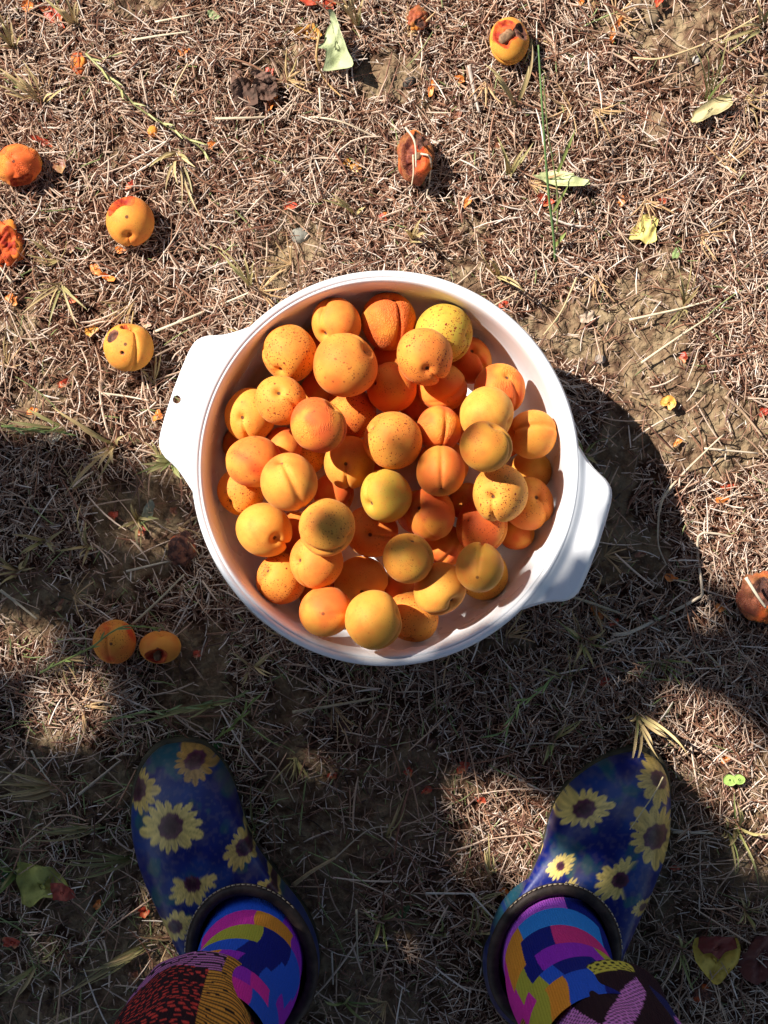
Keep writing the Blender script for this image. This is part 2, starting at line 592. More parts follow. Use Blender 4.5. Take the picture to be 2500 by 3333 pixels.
# ------------------------------------------------------------------ bowl
BC = np.array((0.0013, 0.0345))
YS = 1.018
NT_ = 256
FLOOR = .036
prof = np.array([(0.0005, .0362), (.06, .0360), (.11, .0360), (.120, .0362), (.127, .0372), (.1322, .0402), (.1350, .0450), (.1370, .052), (.1388, .062),
                 (.1408, .078), (.1422, .100), (.1432, .109), (.1442, .1132), (.1455, .1157), (.1470, .1169), (.1474, .1165), (.1478, .1171), (.1495, .1185), (.1512, .1183),
                 (.1526, .1168), (.1535, .1138), (.1537, .109), (.1533, .1055), (.1524, .1050), (.1516, .1062), (.1512, .110), (.149, .1125),
                 (.1465, .110), (.1448, .100), (.1432, .078), (.1416, .05), (.1400, .03), (.1385, .018), (.135, .008), (.129, .0040), (.11, .0035), (0.0005, .0035)])
th = np.arange(NT_) * 2 * math.pi / NT_
bv = np.stack([(prof[:, 0][:, None] * np.cos(th)).ravel(), (prof[:, 0][:, None] * np.sin(th) * YS).ravel(), np.repeat(prof[:, 1], NT_)], 1)
bf = grid_faces(NT_, len(prof), True)
bowl = empty('serving_bowl', (BC[0], BC[1], 0.0))
tag(bowl, 'round white plastic bowl with two flat side handles heaped with apricots', 'bowl')
link('basin', mesh_np('basin', bv, [bf], M_PLASTIC), bowl)

ob = [0, .02, .034, .040, .0445, .0478, .0505, .0530, .0555, .0585, .0620, .0655, .0690]
oa = [.1790, .1784, .1774, .1762, .1742, .1712, .1672, .1610, .1556, .1510, .1462, .1413, .1362]


def handle_mesh():
    b = np.concatenate([-np.array(ob[::-1]), np.array(ob[1:])])
    b = np.interp(np.linspace(0, 1, 97), np.linspace(0, 1, len(b)), b)
    out = np.interp(np.abs(b), ob, oa)
    inn = np.sqrt(np.maximum(.1503 ** 2 - b ** 2, 0))
    out = np.maximum(out, inn + .0004)
    na = 18
    s = np.linspace(0, 1, na) ** 0.9
    A = inn[None, :] + (out - inn)[None, :] * s[:, None]
    Bm = np.repeat(b[None, :], na, 0)
    d = A - inn[None, :]
    edge = np.minimum(out[None, :] - A, (0.058 - np.abs(Bm)).clip(0, 1) + 0.004)
    Z = .1178 - .0060 * sstep(0.0, .011, d) + .0016 * sstep(.010, .02, d) - .0035 * sstep(.0040, 0.0, edge)
    top = np.stack([A.ravel(), Bm.ravel(), Z.ravel()], 1)
    nb_ = len(b)
    # skirt and underside
    sk = np.stack([out + .0004, b * 1.004, Z[-1] - .005], 1)
    un = np.stack([A[::-1].ravel(), Bm[::-1].ravel(), (np.minimum(Z, .1150)[::-1] - .0035).ravel()], 1)
    un[:nb_, 0] -= .0022
    v = np.vstack([top, sk, un])
    f = grid_faces(nb_, na + 1 + na)
    return v, f


hv, hf = handle_mesh()
for ang, nm in ((math.radians(-19.5), 'right'), (math.radians(160.5), 'left')):
    ca, sa = math.cos(ang), math.sin(ang)
    v = hv.copy()
    v[:, 0], v[:, 1] = hv[:, 0] * ca - hv[:, 1] * sa, (hv[:, 0] * sa + hv[:, 1] * ca) * YS
    me = mesh_np('handle', v, [hf], M_PLASTIC)
    if nm == 'left':
        # a round hanging hole, really cut
        hp = P(575, 1300, .113)
        tmp = link('tmp', me)
        bm = bmesh.new()
        bmesh.ops.create_cone(bm, cap_ends=True, segments=24, radius1=.0034, radius2=.0034, depth=.05)
        cme = bpy.data.meshes.new('cut'); bm.to_mesh(cme); bm.free()
        cut = link('cut', cme, loc=(hp[0] - BC[0], hp[1] - BC[1], .11))
        md = tmp.modifiers.new('b', 'BOOLEAN'); md.object = cut; md.operation = 'DIFFERENCE'; md.solver = 'EXACT'
        bpy.context.view_layer.update()
        dg = bpy.context.evaluated_depsgraph_get()
        me = bpy.data.meshes.new_from_object(tmp.evaluated_get(dg))
        bpy.data.objects.remove(tmp); bpy.data.objects.remove(cut)
    h_ = link('handle', me, bowl)
    if nm == 'left': h_['label'] = 'left handle with a small round hanging hole'

# small raised D moulded into one handle
q0 = P(1788, 1838, .1128)
dl = [(-.0035, -.006), (-.0035, .006), (.001, .0055), (.0036, .003), (.0042, 0), (.0036, -.003), (.001, -.0055), (-.0035, -.006)]
a_ = math.radians(-20)
dl = [(x * math.cos(a_) - y * math.sin(a_), x * math.sin(a_) + y * math.cos(a_)) for x, y in dl]
dp = np.array([(q0[0] + x * .8 - BC[0], q0[1] + y * .8 - BC[1], .1131) for x, y in dl])
v, f = tube(dp, .00042, 6)
link('moulded_mark', mesh_np('moulded_mark', v, f, M_PLASTIC), bowl)


# ------------------------------------------------------------------ apricots
def apricot_verts(seed, sub=5):
    d, f = ico(sub)
    th_ = np.arccos(np.clip(d[:, 2], -1, 1))
    ph = np.arctan2(d[:, 1], d[:, 0])
    r_ = np.random.default_rng(seed)
    gd, gw = r_.uniform(.07, .15), r_.uniform(.07, .12)
    r = 1 + .044 * snoise(d, seed, 0.9) + .011 * snoise(d, seed + 50, 2.2)
    wgt = np.sqrt(np.clip(np.sin(th_), 0, 1)) * (.35 + .65 * sstep(-.8, .5, d[:, 2]))
    r -= gd * np.exp(-(ph / gw) ** 2) * wgt
    r += .018 * np.exp(-((np.abs(ph) - .38) / .25) ** 2) * wgt
    r -= r_.uniform(.16, .26) * np.exp(-(th_ / .20) ** 2) + .06 * np.exp(-(th_ / .5) ** 2)
    r += .03 * np.exp(-((math.pi - th_) / .22) ** 2)
    v = d * r[:, None]
    v[:, 1] *= r_.uniform(.93, .99)
    v[:, 2] *= r_.uniform(.92, 1.02)
    return v, f, d


PROTO = []
for s_ in range(12):
    v, f, _ = apricot_verts(100 + s_)
    PROTO.append(mesh_np('apricot', v, [f], M_APR))


def orient(stem, sut):
    """rotation with local +z on stem and the groove side +x towards sut; image vectors (right, down)"""
    sx_, sy_ = stem[0], -stem[1]
    if len(stem) > 2: z = Vector((sx_, sy_, stem[2]))
    else: z = Vector((sx_, sy_, math.sqrt(max(0.02, 1 - sx_ * sx_ - sy_ * sy_))))
    z.normalize()
    x = Vector((sut[0], -sut[1], 0.15))
    x = (x - z * x.dot(z)).normalized()
    y = z.cross(x)
    return Matrix((x, y, z)).transposed().to_euler()


# (x, y, r) in the half-size layout, level, look {g green, b blush, s spots, w wrinkle, p pale, c red cheek}, stem, groove, label
A = [
 (850, 776, 46, 0, dict(b=.5), None, None, 'half hidden apricot sunk below the wrinkled top one and the large smooth one'),
 (1010, 778, 52, 0, dict(b=.8), (.2, -.4), (.5, .5), 'shaded orange apricot tucked under the yellow-green one by the bowl wall'),
 (660, 985, 46, 0, dict(p=.8, s=.7), None, None, 'pale spotted apricot low down below the plain orange one, left side'),
 (1148, 1015, 44, 0, dict(p=.3, g=.3), None, None, 'dim yellow apricot low against the bowl wall under the half shaded one'),
 (1115, 1150, 40, 0, dict(b=.6), None, None, 'small dark apricot low under the dim oval one at the bowl wall'),
 (722, 1068, 46, 0, dict(b=.7), None, None, 'shaded apricot in the gap right of the big cleft one'),
 (690, 1282, 44, 0, dict(b=.4), None, None, 'apricot showing a lit sliver behind the two front ones'),
 (866, 1268, 44, 0, dict(b=.4, s=.2), None, None, 'low orange apricot peeping out behind the biggest front one'),
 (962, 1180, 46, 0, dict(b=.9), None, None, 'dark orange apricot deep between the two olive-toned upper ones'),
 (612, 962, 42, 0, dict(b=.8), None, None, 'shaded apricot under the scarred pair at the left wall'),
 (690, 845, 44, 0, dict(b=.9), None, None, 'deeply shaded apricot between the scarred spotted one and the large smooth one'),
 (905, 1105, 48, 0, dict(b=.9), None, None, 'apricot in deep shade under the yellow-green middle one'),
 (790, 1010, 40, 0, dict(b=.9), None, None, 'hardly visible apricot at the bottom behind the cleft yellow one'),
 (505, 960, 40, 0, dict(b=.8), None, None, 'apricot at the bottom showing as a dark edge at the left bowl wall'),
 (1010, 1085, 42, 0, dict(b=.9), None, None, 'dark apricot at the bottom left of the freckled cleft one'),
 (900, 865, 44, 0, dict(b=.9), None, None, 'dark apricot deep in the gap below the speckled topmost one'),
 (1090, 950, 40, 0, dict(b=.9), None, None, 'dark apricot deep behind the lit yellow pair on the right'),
 (520, 1062, 52, 1, dict(z=0.080, p=.5, s=.8), (-.5, .5), (0, 1), 'spotted apricot low at the left wall below the red-cheeked one'),
 (608, 1250, 54, 1, dict(z=0.084, p=.4, s=.9), (-.6, -.4), (-.5, .4), 'freckled apricot with a torn skin edge at the lower left wall'),
 (726, 697, 57, 1, dict(z=0.094, b=.5, p=.4), (-.55, .55), (-.1, -1), 'smooth apricot with a yellow stem hollow at the upper wall'),
 (538, 898, 56, 1, dict(z=0.088, p=.8, s=.45), (-.25, .15), (.1, 1), 'bright yellow apricot with stem hollow against the left wall'),
 (778, 1255, 58, 1, dict(p=.6, s=.2), (.1, .5), (.7, .3), 'yellow apricot with a wedge of sun behind the biggest front one'),
 (893, 1340, 56, 1, dict(z=0.082, p=.4, s=.7), None, None, 'spotted apricot leaning on the right of the two front ones'),
 (1060, 1258, 52, 1, dict(g=.5, s=.6), None, None, 'olive scarred apricot mostly covered at the lower right wall'),
 (1152, 1092, 58, 1, dict(b=.3, p=.2, s=.4), (.3, -.3), (.6, .6), 'dim oval apricot lying along the right wall'),
 (800, 1150, 58, 1, dict(b=.3, p=.3, s=.3), (0, .1), (1, .2), 'shaded apricot with stem scar between two yellow upper ones'),
 (930, 1110, 57, 1, dict(b=.7), (-.6, -.3), (.2, .7), 'shaded apricot with a thin wedge of sunlight in the middle'),
 (760, 892, 56, 1, dict(b=.6, s=.9, w=.6), None, None, 'densely freckled apricot below the large smooth one'),
 (955, 838, 55, 1, dict(b=.4, s=.25), None, None, 'apricot lit along one edge under the speckled topmost one'),
 (1080, 840, 56, 1, dict(z=0.082, b=.7, w=1.0), (.3, -.5), (.4, .6), 'wrinkled apricot half in shade at the right bowl wall'),
 (1040, 1137, 56, 1, dict(b=.7, s=.5), None, None, 'orange apricot in half shade above the dark plain one'),
 (950, 928, 52, 1, dict(b=.8, w=.8), (0, .9), (.1, -.6), 'orange-red apricot with a wrinkled side in the middle'),
 (752, 1000, 55, 1, dict(p=.7, s=.15), (-.1, .08), (0, 1), 'yellow cleft apricot with a stem hollow left of centre'),
 (1150, 938, 55, 1, dict(z=0.088, p=.5, s=.12), None, None, 'apricot split into a lit and a shaded half at the right wall'),
 (550, 1000, 57, 2, dict(z=0.100, b=.4, p=.3, s=.4, c=1), None, None, 'apricot with a round red cheek at the left wall'),
 (682, 1214, 57, 2, dict(b=.2, p=.4, s=.35), (-.7, -.1), (-.2, .7), 'orange apricot under the big yellow freckled one, lower left'),
 (572, 1146, 61, 2, dict(z=0.100, p=.8), (.48, .3), (1, .6), 'plain pale yellow apricot with a deep stem crease, lower left'),
 (950, 1270, 58, 2, dict(p=.7, s=.15), (.55, .55), (-.3, .8), 'yellow apricot with a curved cleft at the lower right'),
 (697, 1335, 58, 2, dict(z=0.098, b=.5, p=.1), (.05, -.02, -1), (1, 0), 'orange apricot with a dark round tip at the front wall'),
 (628, 763, 60, 2, dict(z=0.100, p=.6, s=1.0), (-.4, .72), (-.8, -.3), 'densely speckled apricot with a dark healed scar, upper left'),
 (846, 838, 56, 2, dict(z=0.086, b=.5, s=.4), (-.8, -.2), (-.4, -.6), 'finely dotted apricot in front of the speckled topmost one'),
 (965, 712, 64, 2, dict(g=1.0, s=1.0), (.9, .1), (.3, .6), 'yellow-green apricot densely freckled red by the far rim'),
 (840, 685, 61, 2, dict(b=.5, s=.2, w=1.1), (.2, -.8), (.1, .6), 'orange apricot with a wrinkled crown, nearest the far rim'),
 (605, 865, 57, 3, dict(p=.5, s=.8), (.0, -.3), (1, .65), 'spotted apricot with a split at its stem, upper left'),
 (1053, 898, 60, 3, dict(p=.9, s=.2), (.9, .3), (.1, .6), 'sunlit pale yellow apricot behind the dark plain one, right'),
 (624, 1040, 65, 3, dict(b=.3, p=.5, s=.15, c=.4), (-.3, -.8), (.45, .9), 'largest apricot with a long cleft on the left of the pile'),
 (687, 916, 59, 3, dict(b=.9, s=.4, w=.7), (.6, -.75), (.8, .3), 'orange apricot with a rough patch above the cleft yellow one'),
 (746, 788, 68, 3, dict(b=.25, p=.3, s=.45, c=.35), (.75, -.45), (-.1, -1), 'big smooth apricot with a faint red spot, upper middle'),
 (1080, 1068, 63, 3, dict(p=.75, s=.8), (-.35, .1), (-.15, .9), 'yellow freckled apricot with an open stem hollow, right side'),
 (835, 1072, 58, 3, dict(g=.8), (-.72, .35), (-.3, -.8), 'smooth yellow-green apricot in the middle of the pile'),
 (952, 1017, 56, 3, dict(b=.25, p=.1), (0, .9), (0, -1), 'amber apricot with a straight seam down its middle'),
 (850, 949, 62, 3, dict(p=.4, s=.7), None, None, 'spotted amber apricot at the centre of the pile'),
 (708, 1138, 64, 3, dict(p=.7, s=.4), (.85, .4), (-.9, .35), 'big yellow apricot with a seam and a freckle band, lower left'),
 (882, 1204, 55, 3, dict(g=.45, b=.3, s=.35), (.2, -.85), (.7, .3), 'olive-orange apricot half shaded, lower middle of the pile'),
 (1036, 1226, 54, 3, dict(g=.4, b=.2), (.15, -.35, -1), (.1, -1), 'plain olive-amber apricot in shade, lower right'),
 (808, 1338, 65, 3, dict(p=.5, g=.2, s=.15), (.93, -.3), (.3, .6), 'biggest plain apricot at the near edge of the bowl'),
 (916, 773, 61, 4, dict(b=.35, p=.3, s=.9, c=.3), (.12, .55), (.6, .9), 'speckled apricot with a stem crease lying topmost near the far rim'),
 (1048, 964, 57, 4, dict(b=.5, g=.25, s=.35), (.4, -.85), (.5, .2), 'dark amber apricot topmost on the right, in leaf shade'),
]

placed = []
random.seed(3)
HIDDEN = 'apricot in deep shade at the very bottom of the bowl, seen through gaps'
PROF_R = lambda z: float(np.interp(z, prof[4:15, 1], prof[4:15, 0]))
for idx, (ax, ay, ar, lev, look, stem, groove, lab) in enumerate(sorted(A, key=lambda a: a[3])):
    z = FLOOR + .022
    for _ in range(14):
        p = D(ax, ay, z)
        r = ar * 1.507 * (H - z) / F
        q = p[:2] - BC
        q[1] /= YS
        lim = PROF_R(min(z, .113)) - r * .99
        ln = np.hypot(*q)
        if ln > lim and z < .118: q *= lim / ln
        q[1] *= YS
        q += BC
        need = max(FLOOR + r * .97, look.get('z', 0))
        for (qx, qy, qz, qr) in placed:
            dd = (q[0] - qx) ** 2 + (q[1] - qy) ** 2
            rr = (r + qr) * .955
            if dd < rr * rr: need = max(need, qz + math.sqrt(rr * rr - dd))
        z = z * .35 + need * .65
    placed.append((q[0], q[1], z, r))
    o = link('apricot', PROTO[idx % 12])
    o.location = (q[0], q[1], z)
    o.scale = (r * 1.015,) * 3
    if stem is None:
        a1 = random.uniform(0, 6.28)
        e1 = random.uniform(.75, .97)
        stem = (e1 * math.cos(a1), e1 * math.sin(a1), random.choice((.3, -.3)))
        groove = (random.uniform(-1, 1), random.uniform(-1, 1))
    o.rotation_euler = orient(stem, groove)
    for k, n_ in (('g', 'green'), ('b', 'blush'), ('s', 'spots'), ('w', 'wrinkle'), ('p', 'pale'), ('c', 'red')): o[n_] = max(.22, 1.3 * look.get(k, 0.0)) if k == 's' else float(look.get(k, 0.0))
    tag(o, lab, 'apricot', 'apricots heaped in the white bowl')
rf = np.random.default_rng(8)
nf = 0
for k in range(900):
    a1, rr_ = rf.uniform(0, 6.283), .113 * math.sqrt(rf.random())
    x, y, r = BC[0] + rr_ * math.cos(a1), BC[1] + rr_ * math.sin(a1), rf.uniform(.0195, .0225)
    if y < BC[1] - .082 or x < BC[0] - .09: continue
    z = FLOOR + r * .97
    if any((x - q[0]) ** 2 + (y - q[1]) ** 2 + (z - q[2]) ** 2 < ((r + q[3]) * .90) ** 2 for q in placed): continue
    placed.append((x, y, z, r))
    o = link('apricot', PROTO[k % 12]); nf += 1
    o.location, o.scale = (x, y, z), (r * 1.015,) * 3
    o.rotation_euler = tuple(rf.uniform(0, 6.28, 3))
    for n_ in ('green', 'spots', 'wrinkle', 'pale', 'red'): o[n_] = 0.0
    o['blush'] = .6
    tag(o, HIDDEN, 'apricot', 'apricots heaped in the white bowl')
print('fillers', nf)
print('apricot heights', [round(x[2], 3) for x in placed])


# ------------------------------------------------------------------ fallen apricots on the soil
def fallen(px, py, rpx, label, dents=(), look=None, stem=(.2, -.5), groove=(0, 1), rot=0.0, squash=(1, 1, .92), seed=0, lump=0.0, pit=None, sink=.08, ang=0.0):
    """dents: (right, down, up, half-angle, depth, kind) in picture terms; kind 'flesh' or 'rot'"""
    d, f = ico(6)
    v, _, _ = apricot_verts(300 + seed, 6)
    R = orient(stem, groove).to_matrix()
    Rm = np.array(R)
    v = v @ Rm.T
    dw = d @ Rm.T
    fl, ro = np.zeros(len(d)), np.zeros(len(d))
    for (dx, dy, dz, ha, dep, kind) in dents:
        c = np.array((dx, -dy, dz), float); c /= np.linalg.norm(c)
        an = np.arccos(np.clip(dw @ c, -1, 1)) + .16 * ha * snoise(dw, seed + 7, 4.0)
        m = sstep(ha, ha * .86, an)
        v -= v * (dep * m * (.75 + .25 * np.cos(an / ha * 1.3)))[:, None]
        v += v * (.05 * m * snoise(dw, seed + 3, 7.0))[:, None]
        mk = sstep(ha * 1.08, ha * .99, an)
        if kind == 'flesh': fl = np.maximum(fl, mk)
        else: ro = np.maximum(ro, mk)
    if lump: v += v * (lump * (np.abs(snoise(dw, seed + 11, 3.2)) - .6))[:, None]
    ro = np.maximum(ro, rot * sstep(-.6, .8, snoise(dw, seed + 5, 1.5) + (rot - .5) * 2)) if rot else ro
    v = v * np.array(squash)
    if ang:
        ca, sa = math.cos(ang), math.sin(ang)
        v[:, 0], v[:, 1] = v[:, 0] * ca - v[:, 1] * sa, v[:, 0] * sa + v[:, 1] * ca
    z = .022
    for _ in range(4): r = rpx * (H - z) / F; z = r * squash[2] * (1 - sink)
    p = P(px, py, z)
    root = empty('fallen_apricot', (p[0], p[1], z)) if pit else None
    o = link('flesh_and_skin' if pit else 'fallen_apricot', mesh_np('fallen_apricot', v, [f], M_FALL, attrs=dict(flesh=fl, rot=ro)), root, None if pit else (p[0], p[1], z))
    o.scale = (r, r, r)
    lk = dict(look or {})
    for k, n_ in (('g', 'green'), ('b', 'blush'), ('s', 'spots'), ('w', 'wrinkle'), ('p', 'pale'), ('c', 'red')): o[n_] = float(lk.get(k, 0.0))
    if pit:
        dv, df = ico(3)
        pv = dv * np.array((pit[3], pit[3] * .62, pit[3] * .82)) * (1 + .07 * snoise(dv, seed + 9, 4))[:, None]
        po = link('stone', mesh_np('stone', pv * r, [df], M_PIT), root, (pit[0] * r, -pit[1] * r, pit[2] * r))
        po.rotation_euler = (.4, .3, pit[4])
    tag(root or o, label, 'apricot', 'fallen apricots lying on the straw')
    return root or o


fallen(1655, 132, 74, 'rotting yellow apricot torn open on top, beside the tall green stem', [(-.28, -.22, 1, .72, .24, 'flesh'), (.66, -.30, .72, .40, .22, 'rot'), (-.2, .35, 1, .14, .1, 'rot')], dict(p=.6, g=.2), (-.9, .1, .1), (0, 1), squash=(.88, 1.05, .9), seed=1, pit=(-.12, -.02, .42, .46, .9))
fallen(1350, 512, 72, 'shrivelled red apricot split open with dry straws across it', [(-.1, .1, 1, .80, .42, 'flesh'), (.5, -.75, .6, .5, .12, 'rot')], dict(b=.8, s=.4, w=1), (-.9, .2, .1), (0, -1), rot=.75, squash=(.90, 1.18, .8), seed=2, lump=.10, pit=(.15, .0, .25, .34, .3))
fallen(425, 720, 84, 'orange apricot with a bite-like torn gap at its top', [(-.36, -.95, .62, .58, .62, 'flesh'), (-.75, -.45, .7, .30, .10, 'flesh')], dict(p=.35, b=.2, s=.25), (.0, .75), (0, 1), squash=(1, .96, .9), seed=3)
fallen(420, 1128, 82, 'yellow apricot with a red crack, beside the bowl handle', [(-.12, -.85, .55, .20, .28, 'flesh'), (-.15, .35, .95, .10, .10, 'rot'), (-.62, -.45, .8, .26, .06, 'skin2')], dict(p=.6, s=.3), (.25, -.8), (.1, 1), seed=4)
fallen(58, 538, 78, 'wrinkled orange apricot cut by the left picture edge', [(.25, .9, .3, .5, .22, 'flesh')], dict(b=.8, w=1.3), (-.6, -.6), (.6, .6), squash=(1.05, .9, .85), seed=5, lump=.05)
fallen(373, 2090, 70, 'whole apricot with a dark red cheek crossed by a green grass shoot', [], dict(b=.3, p=.2, s=.8, c=1.2), (-.1, -.9), (0, 1), seed=6)
fallen(522, 2107, 69, 'split apricot showing its brown stone, right of the whole one in shade', [(-.1, .45, .8, .62, .5, 'flesh')], dict(p=.4), (.1, -.9), (0, -1), squash=(1.02, .82, .9), seed=7, pit=(-.08, .30, .22, .36, 1.4))
fallen(2475, 1945, 86, 'brown dried apricot with a straw over it at the right picture edge', [(.1, -.3, 1, .6, .15, 'rot')], dict(b=1, w=1, s=.3), (.5, .5), (0, 1), rot=.85, squash=(.9, 1, .6), seed=9, lump=.12)
fallen(2287, 3238, 34, 'small dark rotten fruit just below the yellow heart-shaped leaf, lower right', [], dict(b=1), (.5, .5), (0, 1), rot=1.2, squash=(1, .9, .6), seed=11, lump=.1)
fallen(1360, 60, 36, 'small shrivelled orange fruit husk at the top edge of the picture', [(.15, .5, .8, .5, .2, 'rot')], dict(b=.9, w=1), (-.5, -.5), (0, 1), rot=.7, squash=(1, 1.1, .7), seed=12, lump=.14)
fallen(593, 1790, 50, 'dark brown dried apricot in the shade left of the bowl', [], dict(b=1), (.5, .5), (0, 1), rot=1.5, squash=(.95, 1.1, .6), seed=13, lump=.16)
fallen(255, 205, 30, 'small shrivelled orange fruit under the dry grass, upper left', [], dict(b=.9, w=1), (.2, -.9), (0, 1), rot=.35, squash=(.95, 1.3, .7), seed=14, lump=.12)
fallen(15, 795, 70, 'crumpled dark red apricot remains at the left picture edge', [(.3, 0, 1, .7, .35, 'flesh')], dict(b=1, w=1), (-.5, -.5), (0, 1), rot=.35, squash=(.9, 1, .6), seed=15, lump=.18)
fallen(497, 428, 19, 'tiny dried orange fruitlet above the dry tuft, upper left', [], dict(p=.2), (.2, .8), (0, 1), squash=(.9, 1.1, .7), seed=16, lump=.08)


# ------------------------------------------------------------------ scraps of dried skin
def flake(size, seed, aspect=1.0, curl=1.0, rough=.25, thick=.0006, outline=None, rings=5, nseg=18, ang=0.0, nz=1.0):
    r = np.random.default_rng(seed)
    a = np.arange(nseg) * 2 * math.pi / nseg
    if outline is not None:
        ol = np.asarray(outline, float)
        pl = np.vstack([ol, ol[:1]])
        s = np.concatenate([[0], np.cumsum(np.linalg.norm(np.diff(pl, axis=0), axis=1))])
        x = np.linspace(0, s[-1], nseg, endpoint=False)
        ring = np.stack([np.interp(x, s, pl[:, 0]), np.interp(x, s, pl[:, 1])], 1)
    else:
        rad = 1 + rough * sum(np.sin(k * a + r.uniform(0, 6.28)) / (.6 + .5 * k) for k in range(1, 7)) + r.normal(0, rough * .25, nseg)
        rad = np.clip(rad, .35, 1.7)
        ring = np.stack([rad * np.cos(a), rad * np.sin(a) / aspect], 1)
    t = (np.arange(1, rings + 1) / rings)
    xy = np.vstack([[[0, 0]]] + [ring * k for k in t])
    d3 = np.concatenate([xy, np.zeros((len(xy), 1))], 1)
    k1 = r.uniform(-.6, .6) * curl
    ax = r.uniform(0, 3.14)
    u = xy[:, 0] * math.cos(ax) + xy[:, 1] * math.sin(ax)
    w = -xy[:, 0] * math.sin(ax) + xy[:, 1] * math.cos(ax)
    z = k1 * u ** 2 + .35 * curl * np.abs(w) ** 1.7 * r.uniform(-.4, 1) + nz * (.15 * snoise(d3, seed, 2.6) + .06 * snoise(d3, seed + 1, 6) + .025 * np.abs(snoise(d3, seed + 2, 9)))
    c, s_ = math.cos(ang), math.sin(ang)
    v = np.stack([xy[:, 0] * c - xy[:, 1] * s_, xy[:, 0] * s_ + xy[:, 1] * c, z], 1) * size
    n = len(v)
    v2 = v.copy(); v2[:, 2] -= thick
    i = np.arange(nseg)
    fan = np.stack([np.zeros(nseg, int), 1 + i, 1 + (i + 1) % nseg], 1)
    qd = grid_faces(nseg, rings, True) + 1
    last = 1 + (rings - 1) * nseg
    rim = np.stack([last + i, last + n + i, last + n + (i + 1) % nseg, last + (i + 1) % nseg], 1)
    return np.vstack([v, v2]), [fan, qd, fan[:, ::-1] + n, qd[:, ::-1] + n, rim]


